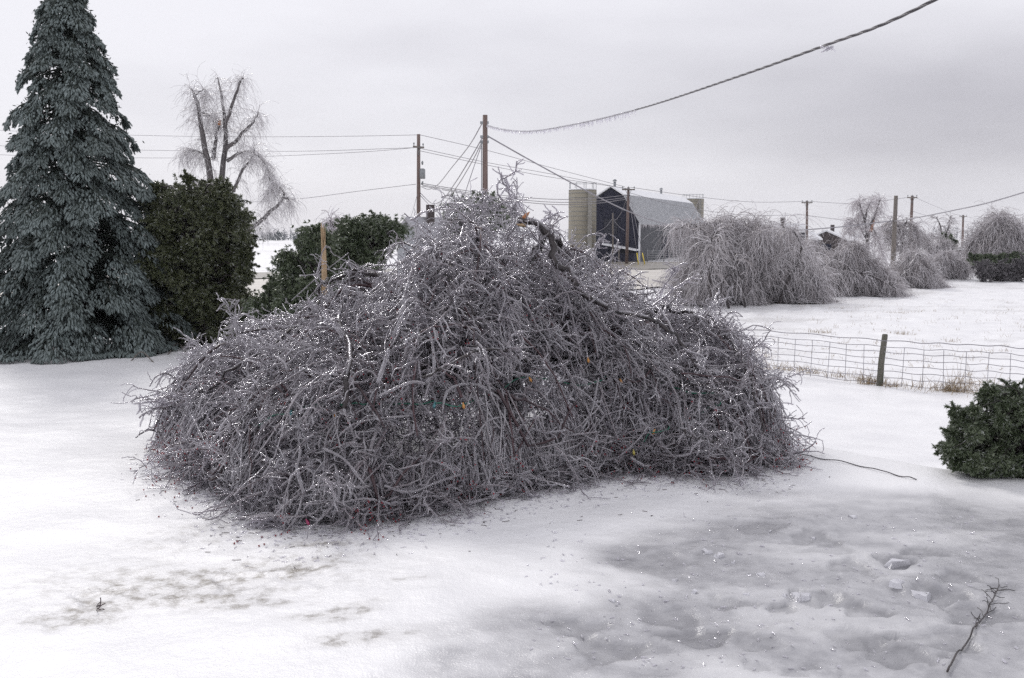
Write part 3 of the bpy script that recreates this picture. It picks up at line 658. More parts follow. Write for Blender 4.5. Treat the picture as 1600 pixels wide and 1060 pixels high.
for pp, r in THK:
    P = spline([dome_hit(a, b_, .12) for a, b_ in pp], 14); 
    P[:, 1] = np.convolve(np.pad(P[:, 1], 3, 'edge'), np.ones(7) / 7, 'valid')
    coreA.tube(P, .0055, 5); thickA.tube(P, r * .62 * (1 + rng.uniform(-.2, .25, 14)) * np.concatenate([[.8], np.ones(12), [.6]]), 8)
coreA.build('twigs', TWIG, tree)['kind'] = 'stuff'
iceA.build('ice_coating', ICE, tree)['kind'] = 'stuff'
thickA.build('thick_ice_sheath', ICE_THICK, tree)['kind'] = 'stuff'
# torn orange wood where the main limb broke
def shard(root, pts_, r, mat, name='torn_wood'):
    P = spline(pts_, 8); return Acc().tube(P, np.array([1, 1.1, .9, .8, .7, .5, .3, .1]) * r, 6).build(name, mat, root)
shard(tree, [at(818, 342, 9.25), at(823, 336, 9.25), at(828, 331, 9.25)], .022, RAW)
shard(tree, [at(820, 344, 9.28), at(822, 338, 9.28), at(821, 333, 9.3)], .018, RAW)
shard(tree, [at(822, 352, 9.22), at(812, 352, 9.22), at(806, 350, 9.22)], .018, RAWY)
shard(tree, [at(714, 342, 9.6), at(710, 345, 9.6), at(705, 348, 9.6)], .011, RAWY)
# berries
oct_ = np.array([[0, 0, 1], [.87, 0, .3], [.27, .83, .3], [-.7, .5, .3], [-.7, -.5, .3], [.27, -.83, .3], [0, 0, -1]]) 
octF = []
for k in range(5): octF += [[0, 1 + k, 1 + (k + 1) % 5], [6, 1 + (k + 1) % 5, 1 + k]]
octF = np.array(octF)
s, t = sample_on(np.concatenate([sk, SK2]), 11000, .3, 1)
wgt = np.clip(.15 + .85 * (s[:, 0] < .2) * (s[:, 1] < 9.6) + .5 * (s[:, 2] < .35), 0, 1) * (vnoise(s[:, 0] * 3, s[:, 2] * 3 + s[:, 1]) > -.08)
s = s[rng.random(len(s)) < wgt][:3200]
s = s + rng.normal(size=s.shape) * .012 + [0, -.045, 0]; s[:, 2] = np.maximum(s[:, 2], T(s[:, 0], s[:, 1]) + .008)
order = np.argsort(s[:, 1] + .5 * np.abs(s[:, 2] - .5)); near_b, rest = s[order[:100]], s[order[100:]]
V = (rest[:, None] + oct_[None] * rng.uniform(.0065, .0105, len(rest))[:, None, None]).reshape(-1, 3)
F = (octF[None] + (np.arange(len(rest)) * 7)[:, None, None]).reshape(-1, 3)
mesh_np('berries', V, F, BERRY, True, tree)['kind'] = 'stuff'
adopt(tree)
bm_ = bpy.data.meshes.new('berry'); bm_.from_pydata((oct_ * .0085).tolist(), [], octF.tolist()); bm_.materials.append(BERRY)
bm_.polygons.foreach_set('use_smooth', np.full(len(bm_.polygons), True))
for p in near_b:
    o = bpy.data.objects.new('berry', bm_); C.collection.objects.link(o); o.parent = tree; o.location = Vector(p) - tree.location

# loose things on the snow by the heap
for i in range(34):
    px, py = random.choice([(random.gauss(290, 30), random.gauss(775, 22)), (random.gauss(250, 25), random.gauss(745, 14)), (random.gauss(400, 40), random.gauss(840, 10))])
    g = ground(px, py); o = bpy.data.objects.new('fallen_berry', bm_); C.collection.objects.link(o); o.location = (g[0], g[1], float(T(g[0], g[1])) + .006); o.scale = (1.15, 1.15, 1)
    tag(o, 'tiny dark red crabapple berry dropped on the snow left of the heap', 'berry', 'berries dropped on the snow')

# string of christmas lights tangled in the heap
BULB = {k: simple('bulb_' + k, c, rough=.15, coat=1) for k, c in dict(orange=(.50, .22, .03), yellow=(.45, .38, .06), red=(.30, .01, .03), teal=(.02, .16, .18), green=(.01, .12, .04), pink=(.45, .03, .14)).items()}
sl_root = empty('string_lights', dome_hit(990, 705), 'green cord of coloured christmas bulbs tangled in the iced branches of the heap', 'string lights')
cp = [(358, 690), (385, 676), (408, 661), (447, 645), (501, 640), (535, 634), (560, 632), (620, 640), (679, 632), (724, 633), (780, 615), (828, 592), (900, 600), (970, 594), (1050, 610), (1119, 617), (1118, 641), (1070, 665), (1022, 675), (1005, 690), (990, 705)]
P = spline([dome_hit(a, b_, .10) for a, b_ in cp], 160); P[:, 1] = np.convolve(np.pad(P[:, 1], 4, 'edge'), np.ones(9) / 9, 'valid'); P[:, 2] += .012 * np.sin(np.arange(160) * .7)
P2 = P.copy(); P2[:, 1] += .16 * (np.sin(np.arange(160) * .25) > -0.1)     # the cord weaves in and out of the twigs
Acc().tube(P2, .0055, 5).build('cord', GREENW, sl_root)
for px, py, k in [(828, 592, 'orange'), (724, 633, 'orange'), (970, 595, 'orange'), (1119, 618, 'yellow'), (1118, 641, 'red'), (1022, 674, 'orange'), (1016, 673, 'teal'), (990, 706, 'yellow'), (679, 632, 'teal'), (385, 676, 'green'), (364, 689, 'teal'), (455, 645, 'teal'), (535, 634, 'green'), (524, 648, 'orange'), (480, 815, 'pink'), (919, 562, 'orange')]:
    p = dome_hit(px, py, .09); a = unit(np.array([random.uniform(-.6, .6), -.2, -1])); 
    Pb = np.array([p + a * q for q in (-.02, -.008, 0, .012, .024, .034)])
    Acc().tube(Pb, np.array([.006, .006, .011, .0135, .010, .002]), 8).build('bulb', BULB[k], sl_root)
adopt(sl_root)

# ================================================================== EVERGREENS
def blades(S0, D0, L, Wd, k, spread, name=None):
    """k narrow leaf blades fanned around each direction -> verts, quads"""
    n = len(S0); S = np.repeat(S0, k, 0); D = unit(np.repeat(unit(D0), k, 0) + rng.normal(size=(n * k, 3)) * spread)
    L = np.repeat(L, k) * rng.uniform(.6, 1.15, n * k); Wd = np.repeat(Wd, k)
    side = unit(np.cross(D, rng.normal(size=D.shape)))
    a = S - side * Wd[:, None] * .3; b_ = S + D * (L * .55)[:, None] - side * Wd[:, None]; c = S + D * L[:, None]; d = S + D * (L * .55)[:, None] + side * Wd[:, None]
    V = np.stack([a, b_, c, d], 1).reshape(-1, 3); F = np.arange(4 * n * k).reshape(-1, 4); return V, F
def make_spruce(base, H, R0, label, nb=190, per=150):
    root = empty('spruce_tree', base, label, 'spruce tree')
    Acc().tube(np.array([base + (0, 0, z_) for z_ in np.linspace(-.1, H * .96, 8)]), np.linspace(.16, .02, 8), 10).build('trunk', BARK, root)
    A = Acc(); Bk = Acc(); AX = []; sh_s = []; sh_d = []; sh_l = []
    for i in range(nb):
        q = (i + .5) / nb; h = H * (.05 + .94 * q ** 1.25)
        az = i * 2.39996 + random.uniform(-.5, .5); taper = (1 - h / H)
        r = (R0 * taper ** .82 * random.uniform(.62, 1.12) * (.8 if i % 3 == 0 else 1) + .09)
        t_ = np.linspace(0, 1, 9); drop = (.20 + .36 * taper) * random.uniform(.6, 1.35)      # the tip hangs
        ax = np.stack([base[0] + np.cos(az) * r * np.sin(t_ * 1.45), base[1] + np.sin(az) * r * np.sin(t_ * 1.45),
                       base[2] + h + .12 * r * t_ - (drop + .1 * r) * t_ ** 2.4 - .1 * r * t_], 1)
        ax[:, 2] = np.maximum(ax[:, 2], base[2] + .10 + .05 * random.random()); AX.append(ax)
        n_ = max(14, int(per * (r / R0 + .12))); u = rng.uniform(.30, 1, n_) ** .62; j_ = u * 7.999; k = j_.astype(int); f_ = (j_ - k)[:, None]
        p = ax[k] * (1 - f_) + ax[np.minimum(k + 1, 8)] * f_; tg = unit(ax[np.minimum(k + 1, 8)] - ax[k] + 1e-6)
        lat = np.array([-np.sin(az), np.cos(az), 0])[None]; sgn = rng.uniform(-1, 1, n_)[:, None]
        wid = (.05 + .30 * (r / R0) ** .7) * np.sin(np.clip((1.12 - u) * 2.6, 0, 1.57))[:, None]
        off = sgn * wid; p2 = p + lat * off - np.array([0, 0, 1]) * np.abs(off) * .55 + tg * np.abs(off) * .3 + rng.normal(size=p.shape) * .012
        out_ = np.array([np.cos(az), np.sin(az), 0])
        sh_s.append(p2); sh_d.append(tg * .5 + lat * sgn * 1.0 + out_ * .45 + np.array([0, 0, -.6]) + rng.normal(size=(n_, 3)) * .25); sh_l.append(rng.uniform(.05, .115, n_) * (.6 + .4 * r / R0))
        # woody lateral branchlets under the fan
        m_ = 8; bs, bt = sample_on(ax[None], m_, .3, .95); lat2 = lat * np.where(np.arange(m_) % 2, 1, -1)[:, None]
        Vb, Fb = tubes(grow(bs, bt * .6 + lat2, np.full(m_, .06 + .28 * r / R0), K=4, grav=.8, wander=.05), np.tile([.007, .006, .005, .003], (m_, 1)), 3); Bk.add(Vb, Fb)
    S0 = np.vstack(sh_s); D0 = np.vstack(sh_d); L = np.concatenate(sh_l); S0[:, 2] = np.maximum(S0[:, 2], base[2] + .10)
    Pn = grow(S0, D0, L, K=4, grav=.5, wander=.07); Pn[..., 2] = np.maximum(Pn[..., 2], base[2] + .02)
    V, F = tubes(Pn, np.array([.010, .0165, .0155, .006])[None] * rng.uniform(.75, 1.2, (len(L), 1)), 5); A.add(V, F)
    s2, t2 = sample_on(Pn, len(L) * 11, 0, 1); V, F = blades(s2, t2 + rng.normal(size=s2.shape) * .42, np.full(len(s2), .030), np.full(len(s2), .0026), 1, .3); A.add(V, F)
    V, F = tubes(np.array(AX), np.linspace(.022, .006, 9)[None] * np.ones((nb, 1)), 5); Bk.add(V, F)
    ii = rng.integers(0, nb, 30000); AXn = np.array(AX); kk = rng.integers(1, 8, 30000); p = AXn[ii, kk] + rng.normal(size=(30000, 3)) * .05 - np.array([0, 0, .04])
    p[:, 2] = np.maximum(p[:, 2], base[2] + .1)
    V, F = blades(p, rng.normal(size=p.shape) + [0, 0, -.7], np.full(30000, .10), np.full(30000, .012), 1, .3); Bk.add(V, F)
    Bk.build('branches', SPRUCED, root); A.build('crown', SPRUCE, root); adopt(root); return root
sb = np.array([*ground0(128, 560)[:2], 0]); sb[:2] = at(132, 560, 17.0)[:2]; sb[2] = float(T(sb[0], sb[1]))
make_spruce(sb, 6.85, 2.0, 'tall blue green spruce with drooping frosted boughs at the left edge of the yard', nb=430, per=190)

def evergreen(name, label, clumps, Yd, mat, nsp=130, bl=.085, bw=.014, root_px=None, cat='cedar tree', spread=.5, droop=.8, trunkpath=None, depth=.8, extra=None, group=None):
    """clumps: list of (px, py, radius_px) in the photo at depth Yd; foliage sprays fill each clump"""
    cs = np.array([at(px, py, Yd + random.uniform(-depth, depth)) for px, py, _ in clumps]); rs = np.array([r * Yd / FPX for *_, r in clumps])
    bx = cs[:, 0].mean() if root_px is None else at(root_px, 400, Yd)[0]
    base = np.array([bx, Yd, float(T(bx, Yd))]); root = empty(name, base, label, cat, group)
    tp = trunkpath or [base + (0, 0, -.1), base * .4 + cs[np.argmax(cs[:, 2])] * .6, cs[np.argmax(cs[:, 2])]]
    tr = Acc(); tr.tube(spline(tp, 10), np.linspace(.10, .02, 10) * (Yd / 18) ** .5, 7)
    trunk_pts = spline(tp, 10)
    for c in cs:
        j = np.argmin(np.linalg.norm(trunk_pts - c, axis=1)); tr.tube(spline([trunk_pts[max(0, j - 2)], (trunk_pts[j] + c) / 2 + (0, 0, .05), c], 6), np.linspace(.03, .008, 6) * min(1, Yd / 18) ** 1.8, 5)
    tr.build('trunk', BARK, root)
    A = Acc(); GZ = Acc()
    for c, r in zip(cs, rs):
        n = int(nsp * max(.5, (r / .35) ** 2)); d = unit(rng.normal(size=(n, 3))); rad = r * rng.uniform(.2, 1.0, n) ** .5 * (1 + .5 * rng.normal(size=n))
        p = c + d * rad[:, None] * [1, 1, .85]; p[:, 2] = np.maximum(p[:, 2], T(p[:, 0], p[:, 1]) + .05)
        dd = d * .7 + np.array([0, 0, -droop]) + rng.normal(size=p.shape) * .35
        V, F = blades(p, dd, np.full(n, bl), np.full(n, bw), 9, spread); A.add(V, F)
        ns_ = 5; ds_ = unit(rng.normal(size=(ns_, 3)) + [0, 0, .1]); SPR = grow(c + ds_ * r * .7, ds_ * [1, 1, .8] + [0, 0, .1], rng.uniform(.5, 1.1, ns_) * r + bl, K=6, grav=.9, wander=.12)
        SPR[..., 2] = np.maximum(SPR[..., 2], smooth_T(SPR[..., 0], SPR[..., 1]) + .03); s3, t3 = sample_on(SPR, ns_ * 34, .1, 1); V, F = blades(s3, t3, np.full(len(s3), bl * .8), np.full(len(s3), bw * .9), 3, .6); A.add(V, F)
        g_ = n // 5; V, F = blades(p[:g_] + d[:g_] * bl * .3, dd[:g_], np.full(g_, bl * 1.05), np.full(g_, bw * .5), 3, spread); GZ.add(V, F)
    A.build('crown', mat, root, smooth=False)
    if name in ('cedar_tree', 'evergreen_shrub'): GZ.build('ice_glaze', GLAZE, root, smooth=False)['kind'] = 'stuff'
    if extra is not None: extra(root, cs, rs)
    adopt(root); return root
def fill_px(poly, n, r):
    P = np.array(poly, float); out_ = []
    while len(out_) < n:
        x_ = random.uniform(P[:, 0].min(), P[:, 0].max()); y_ = random.uniform(P[:, 1].min(), P[:, 1].max())
        if poly_dist(P, np.array([x_]), np.array([y_]))[0] > r * .45: out_.append((x_, y_, r * random.uniform(.7, 1.25)))
    return out_
evergreen('cedar_tree', 'broad olive green cedar standing right of the spruce behind the left end of the heap', fill_px([(235, 305), (262, 300), (300, 296), (358, 292), (374, 325), (372, 400), (386, 470), (385, 525), (320, 552), (240, 552), (225, 400)], 185, 16) + [(random.uniform(245, 366), random.gauss(297, 8), random.uniform(4, 9)) for _ in range(12)] + [(random.gauss(375, 7), random.uniform(325, 520), random.uniform(4, 10)) for _ in range(26)], 17.5, CEDAR, nsp=330, root_px=320, bl=.075, bw=.008)
evergreen('cedar_tree', 'bent green cedar with a splintered top leaning low behind the left of the heap', fill_px([(438, 408), (462, 380), (495, 352), (515, 375), (530, 440), (500, 480), (440, 510), (392, 512), (398, 478), (435, 440)], 62, 13) + [(452, 402, 12), (480, 372, 10), (505, 420, 14), (520, 440, 14), (490, 460, 16)], 15, CEDARG, nsp=480, root_px=505, bl=.07, bw=.0075,
          extra=lambda root, cs, rs: Acc().tube([at(507, 460, 13.9), at(506.5, 420, 13.9), at(505.5, 385, 13.9), at(504.5, 366, 13.9), at(504, 358, 13.9)], [.045, .04, .034, .028, .012], 4).tube([at(504, 385, 13.87), at(502.5, 360, 13.87), at(502, 348, 13.87)], [.018, .014, .004], 4).tube([at(507, 390, 13.87), at(507.5, 368, 13.87), at(508, 355, 13.87)], [.016, .010, .003], 4).tube([at(505, 375, 13.85), at(505, 360, 13.85), at(505.5, 351, 13.86)], [.012, .010, .003], 4).build('splintered_trunk', RAWY, root))
evergreen('cedar_tree', 'round topped dark green cedar behind the middle left of the heap', fill_px([(528, 350), (560, 338), (600, 335), (628, 350), (632, 375), (610, 385), (590, 410), (600, 440), (535, 440), (528, 400)], 48, 13), 17, CEDARG, nsp=480, root_px=585, bl=.07, bw=.0075)
evergreen('cedar_tree', 'dark green cedar top showing behind the peak of the heap below the tall pole', fill_px([(704, 330), (715, 320), (760, 312), (778, 318), (790, 335), (780, 350), (760, 345), (730, 360), (730, 400), (705, 370)], 36, 12), 15, CEDARG, nsp=480, root_px=735, bl=.07, bw=.0075)
evergreen('evergreen_shrub', 'dark green shrub with icy tips at the right edge below the snow bank', fill_px([(1484, 694), (1512, 668), (1522, 650), (1536, 664), (1556, 622), (1600, 590), (1640, 600), (1690, 660), (1680, 765), (1600, 765), (1520, 752), (1502, 718)], 135, 10) + [(random.gauss(1490, 9) + abs(y_ - 700) * .35, y_, 6) for y_ in np.linspace(640, 752, 26)] + [(1540, 622, 9), (1475, 698, 6), (1512, 665, 8), (1550, 610, 7), (1505, 745, 9), (1480, 700, 6), (1492, 712, 9)], 8.6, CEDARG, nsp=520, root_px=1600, bl=.042, bw=.0042, cat='shrub', depth=.5)

# ================================================================== ICED DECIDUOUS TREES
def iced_tree(name, label, limbs, Yd, r0, mat, n_hang, hlen, base_px, wr=.010, spread=.25, gv=1.3, bark=BARK, group=None, twn=1.0, depth=.5, cat='tree', extra=None):
    """limbs: pixel paths at depth Yd. Hanging iced twigs fall from them"""
    b0 = at(base_px[0], base_px[1], Yd); base = np.array([b0[0], Yd, float(T(b0[0], Yd))]); root = empty(name, base, label, cat, group)
    LP = []; tr = Acc()
    for li in limbs:
        pp, rr = li[0], li[1]; dy = random.uniform(-depth, depth); m = len(pp)
        dy = li[3] if len(li) > 3 else dy; P = spline([at(a, b_, Yd + dy * (1 if len(li) > 3 else i / (m - 1))) for i, (a, b_) in enumerate(pp)], 14); P[1:] += rng.normal(size=(13, 3)) * .012
        if abs(P[0, 2] - base[2]) < 6 and li[0][0][1] >= base_px[1] - 3: P[0, 2] = min(P[0, 2], base[2] - .05)
        tr.tube(P, np.linspace(rr, max(rr * .25, .01), 14), 6); LP.append(P)
    tr.build('trunk', bark, root); LP = np.array(LP)
    wts = np.array([l[2] if len(l) > 2 else 1.0 for l in limbs]); ii = rng.choice(len(LP), int(n_hang * .25), p=wts / wts.sum())
    s, t = sample_on(LP[ii], len(ii), .15, 1)
    sec_ = grow(s, t * .6 + rng.normal(size=s.shape) * .6 + [0, 0, .3], rng.uniform(.3, 1.0, len(s)) * hlen * .8, K=7, grav=1.6, wander=.24)
    s, t = sample_on(sec_, n_hang, .1, 1)
    hg = grow(s, t * .7 + rng.normal(size=s.shape) * spread + [0, 0, -.15], rng.uniform(.15, 1.0, n_hang) ** 1.3 * hlen, K=6, grav=gv, wander=.22)
    A = Acc()
    for Q, w_, sd_ in ((sec_, wr * 1.25, 4), (hg, wr * .72, 3)):
        g = smooth_T(Q[..., 0], Q[..., 1]) + .03; Q[..., 2] = np.where(Q[..., 2] < g, g + (g - Q[..., 2]) * .12, Q[..., 2]); V, F = tubes(Q, np.full(Q.shape[:2], w_) * rng.uniform(.6, 1.2, (len(Q), 1)), sd_); A.add(V, F)
    o = A.build('iced_twigs', mat, root); o['kind'] = 'stuff'
    if extra: extra(root)
    adopt(root); return root
iced_tree('broken_tree', 'tall bare tree with snapped limbs and hanging iced twigs behind the cedar', [
    ([(338, 420), (334, 330), (330, 284), (322, 240), (314, 205), (311, 176), (304, 150), (300, 140)], 0.117, 1.6), ([(345, 300), (352, 229), (352, 194), (348, 159), (340, 121)], 0.084, .8), ([(351, 200), (362, 167), (377, 126), (381, 124)], 0.058, .7),
    ([(352, 235), (380, 208), (395, 190), (405, 176)], 0.058, .7), ([(355, 252), (374, 239), (395, 239), (414, 256), (420, 276)], 0.050, 1.3), ([(365, 300), (377, 270), (392, 249), (398, 230)], 0.050, .8), ([(345, 380), (388, 360), (417, 337), (443, 309), (438, 293)], 0.084, 1.0),
    ([(332, 250), (338, 215), (344, 190)], 0.068, .2), ([(311, 176), (325, 180), (338, 190)], 0.034, .5), ([(304, 150), (318, 140), (322, 150)], 0.026, .6), ([(325, 250), (305, 235), (290, 240)], 0.030, .8), ([(330, 290), (310, 285), (300, 300)], 0.026, .8), ([(420, 276), (425, 285), (418, 300)], 0.026, 1.0), ([(443, 309), (452, 312), (452, 325)], 0.026, .5)],
    26, .12, ICE_GAUZE, 4200, .62, (338, 420), wr=.0050, depth=.4, bark=BARKF, extra=lambda root: shard(root, [at(342.5, 196, 26), at(343.2, 191, 26), at(344, 187, 26)], .05, RAW))
def dome_tree(label, x0, x1, ytop, ybase, Yd, n, lean=0.0, mat=ICE_FAR, name='weeping_iced_tree', nl=14, dep=None, wr=.013, extra_limbs=(), hl=.5, extra=None, grp='ice bowed trees across the snowy yard'):
    """tree bowed under ice into a dome of hanging twigs"""
    cx = (x0 + x1) / 2; m = Yd / FPX; W = (x1 - x0) / 2; H_ = ybase - ytop; limbs = []
    for i in range(nl):
        f_ = -1 + 2 * (i + random.uniform(.0, 1.0)) / nl; ex = cx + f_ * W * random.uniform(.75, 1.0); ht = ytop + H_ * (.05 + (.34 if f_ * lean <= 0 else .34 + .55 * min(1, abs(lean) * 1.4)) * abs(f_) ** 1.15) + random.choice((.02, .08, .2, .32)) * H_
        sx = cx + lean * W * .3 + random.uniform(-.15, .15) * W
        limbs.append(([(sx, ybase + 1), (sx + (ex - sx) * .2, ybase - H_ * .55), (sx + (ex - sx) * .5, ht), (sx + (ex - sx) * .85, min(ht + H_ * .10, ybase - H_ * .04)), (ex + lean * 5, ybase - H_ * random.uniform(.05, .45))], random.uniform(.04, .10), 1.0))
    limbs += list(extra_limbs)
    return iced_tree(name, label, limbs, Yd, .1, mat, int(n * 2.0), H_ * m * hl, (cx, ybase), wr=wr * .8, spread=.34, gv=2.3, depth=dep or W * m * .7, group=grp, extra=extra)
dome_tree('large weeping tree iced into a grey dome, leftmost of the row beside the barn', 1052, 1185, 359, 474, 46.5, 7000, -.3, nl=20, extra_limbs=[([(1140, 474), (1128, 455), (1130, 440), (1142, 430), (1150, 455)], .06, .1, -2.6), ([(1112, 474), (1108, 430), (1116, 395), (1112, 375), (1122, 362)], .09, .5, -2.5), ([(1165, 474), (1158, 440), (1150, 415), (1146, 400)], .05, .1, -2.5), ([(1090, 360), (1105, 350), (1120, 352), (1125, 370)], .04, 1, 0), ([(1130, 380), (1135, 352), (1150, 345), (1160, 358)], .04, .8, 0), ([(1150, 474), (1128, 440), (1124, 400), (1105, 368), (1080, 350), (1055, 360)], .08, 1.5), ([(1135, 470), (1165, 400), (1175, 375), (1190, 365)], .07, 1)])
dome_tree('widest iced tree of the row, its strands sweeping to the snow on the right', 1140, 1296, 357, 473, 48, 7500, .45, nl=22, extra_limbs=[([(1215, 473), (1246, 410), (1252, 386), (1240, 362), (1222, 354)], .08, .6, -2.5), ([(1180, 440), (1185, 410), (1178, 385)], .05, .2, -2.5), ([(1185, 473), (1195, 430), (1205, 405)], .05, .2, -2.5), ([(1150, 470), (1160, 380), (1172, 352), (1190, 356), (1200, 380)], .05, 1.4)])
dome_tree('low iced tree with a long bent dark limb, third in the row', 1250, 1420, 377, 459, 53, 6000, .7, nl=18, extra_limbs=[([(1285, 458), (1290, 422), (1320, 422), (1350, 428), (1380, 440), (1400, 452)], .10, .5), ([(1285, 458), (1288, 430), (1282, 418)], .08, .3)])
dome_tree('small half dome of iced twigs sloping down to the right, fourth in the row', 1376, 1480, 391, 448, 60, 3800, .9, nl=14, mat=ICE_FAR)
dome_tree('round iced tree at the right end of the row beside the dark hedge', 1440, 1522, 392, 434, 70, 4200, 0, nl=14)
iced_tree('broken_tree', 'iced tree with a split orange trunk rising behind the third bowed tree', [
    ([(1354, 440), (1355, 385), (1360, 355), (1368, 335), (1372, 320), (1376, 312)], .16, 1.5), ([(1355, 380), (1352, 345), (1356, 325), (1362, 313)], .10, 1.2), ([(1352, 350), (1345, 325), (1340, 314)], .07, 1.2), ([(1354, 375), (1340, 350), (1330, 345), (1326, 360)], .07, 1.4), ([(1362, 352), (1372, 375), (1380, 400)], .06, 1.2)],
    75, .22, ICE_FAR2, 1500, 1.3, (1354, 440), wr=.015, bark=BARKF, depth=1.0, group='ice bowed trees across the snowy yard', extra=lambda root: shard(root, [at(1360, 362, 74.6), at(1364, 350, 74.6), at(1367, 338, 74.6)], .12, RAW))
iced_tree('broken_tree', 'iced tree with arching strands hanging around the bare thick pole', [
    ([(1408, 430), (1408, 380), (1402, 352), (1390, 348)], .12, 1.4), ([(1408, 380), (1414, 350), (1425, 352), (1432, 370)], .1, 1.4), ([(1408, 400), (1396, 370), (1386, 360)], .08, 1)], 82, .1, ICE_FAR, 1100, 1.8, (1408, 430), wr=.020, depth=1, group='ice bowed trees across the snowy yard')
iced_tree('broken_tree', 'short iced tree with a pale snapped spike at its top', [
    ([(1433, 430), (1434, 390), (1433, 368)], .14, 1), ([(1434, 395), (1425, 375), (1418, 390)], .08, 1.2), ([(1434, 385), (1445, 370), (1452, 392)], .08, 1.3)], 84, .1, ICE_FAR, 700, 1.5, (1433, 430), wr=.020, depth=.8, group='ice bowed trees across the snowy yard',
    extra=lambda root: shard(root, [at(1434, 368, 84), at(1432, 358, 84), at(1431, 350, 84)], .12, RAWY))
iced_tree('bare_tree', 'far bare iced tree with forked upright limbs in front of the last pole', [
    ([(1474, 420), (1473, 380), (1470, 355), (1463, 340)], .16, 1), ([(1474, 375), (1482, 355), (1485, 338)], .12, 1), ([(1473, 385), (1464, 372), (1455, 368)], .1, 1)], 115, .1, ICE_FAR, 420, 1.3, (1474, 420), wr=.026, depth=1)
dome_tree('big rounded brown grey iced tree at the far right edge', 1500, 1625, 333, 412, 84, 6500, 0, nl=20, wr=.022, name='rounded_iced_tree')
dome_tree('small pale weeping tree arched behind the splintered cedar', 503, 532, 334, 400, 24, 900, .2, mat=ICE_FAR2, nl=6, wr=.010, grp=None)
def low(label, x0, x1, yt, yb, Yd, n): dome_tree(label, x0, x1, yt, yb, Yd, n, .0, mat=ICE_FAR, nl=9, wr=.02, name='iced_bush', grp='low iced bushes behind the row')
low('low iced bush in front of the far houses behind the bowed trees', 1225, 1300, 372, 425, 90, 1800)
low('low iced bush in front of the snowy roof at the far right', 1440, 1500, 372, 412, 110, 1800)
low('low iced bush rising behind the leftmost bowed tree near the barn corner', 1100, 1165, 345, 420, 75, 2000)

evergreen('small_cedar', 'tiny dark green cedar far off beside the bare forked tree', [(1478, 378, 5), (1484, 378, 5), (1481, 374, 4), (1482, 383, 5), (1477, 384, 4)], 112, CEDARG, nsp=30, bl=.5, bw=.1, root_px=1481, depth=.3)
evergreen('clipped_hedge', 'dark green clipped hedge at the far right behind the round iced tree', [(x_, 405, 5) for x_ in range(1520, 1640, 6)], 76, CEDARG, nsp=60, bl=.3, bw=.06, root_px=1560, cat='hedge', depth=.3)
evergreen('dark_bush', 'low dark bush under the hedge at the far right', fill_px([(1520, 412), (1545, 408), (1620, 408), (1620, 434), (1520, 434)], 26, 7), 68, simple('iced_dark_leaves', (.09, .08, .09), (.20, .19, .20), scale=2, rough=.4, island=.6), nsp=90, bl=.25, bw=.03, root_px=1560, cat='bush', depth=.3)

# ================================================================== FARM BUILDINGS
A0 = at(955, 292.5, 120); A1 = at(1067, 312, 168); A1[2] = A0[2] - .1
ax = unit((A1 - A0) * [1, 1, 0]); pr = np.array([ax[1], -ax[0], 0]); Lb = np.linalg.norm((A1 - A0)[:2])
gz = float(T(A0[0], A0[1])) - .6; gb = np.array([A0[0], A0[1], gz])
HR = A0[2] - gz; HK = HR - 1.05; HE = at(1000, 347, 119)[2] - gz; WK, WE = 1.62, 3.7
barn = empty('barn', gb, 'long dark gambrel roofed barn with snow along its ridge across the road', 'barn')
def bp(u, h, l): return gb + pr * u + ax * l + np.array([0, 0, h])
prof = [(-WE, 0), (WE, 0), (WE, HE), (WK, HK), (0, HR), (-WK, HK), (-WE, HE)]
prof = [(WE - .05, 0), (WE - .05, HE - .1), (WK - .05, HK - .12), (0, HR - .12), (-WK + .05, HK - .12), (-WE + .05, HE - .1), (-WE + .05, 0)]
for nm, l0 in (('gable_wall', 0), ('gable_wall', Lb - .3)):
    a = Acc(); a.prism([bp(u, h, l0) for u, h in prof], ax * .25); a.build(nm, BARNW, barn, smooth=False)
for sgn in (1, -1):
    a = Acc(); a.box(bp(sgn * (WE - .17), HE / 2 - .1, Lb / 2), (.2, Lb - .7, HE - .2), rz=-math.atan2(ax[0], ax[1])); a.build('side_wall', BARNS, barn, smooth=False)
def slab(root, u0, h0, u1, h1, th, mat, name, l0=-.35, l1=None, par=bp, ribs=0):
    l1 = Lb + .35 if l1 is None else l1; a = Acc(); n_ = unit(np.array([-(h1 - h0), u1 - u0])); n_ = n_ if n_[1] > 0 else -n_
    pts = [par(u0, h0, l0), par(u1, h1, l0), par(u1 + n_[0] * th, h1 + n_[1] * th, l0), par(u0 + n_[0] * th, h0 + n_[1] * th, l0)]
    a.prism(pts, ax * (l1 - l0))
    for k in range(ribs):
        l = l0 + (l1 - l0) * (k + .5) / ribs; e = n_ * (th + .03)
        a.tube([par(u0 + e[0], h0 + e[1], l), par(u1 + e[0], h1 + e[1], l)], .05, 4)
    return a.build(name, mat, root, smooth=False)
for sgn in (1, -1):
    slab(barn, sgn * (WE + .15), HE - .35, sgn * WK, HK, .10, ROOF, 'roof_lower_slope', ribs=60)
    slab(barn, sgn * (WK + .02), HK + .0, sgn * .01, HR, .16, SNOWR, 'snowy_roof_upper_slope')
for l, nm in ((1.8, 'roof_vent'), (Lb * .62, 'roof_vent')):
    a = Acc(); p = bp(0, HR, l); a.tube([p + (0, 0, -.1), p + (0, 0, .75)], .17, 8); a.tube([p + (0, 0, .8), p + (0, 0, 1.05)], [.32, .12], 8); a.build(nm, METAL, barn)
ii_ = rng.uniform(.1, Lb * .9, 260); st3 = np.array([bp(WE + .12, HE - .33, l) for l in ii_]); IC = np.stack([st3, st3 - np.array([0, 0, 1]) * rng.uniform(.15, .7, (260, 1))], 1)
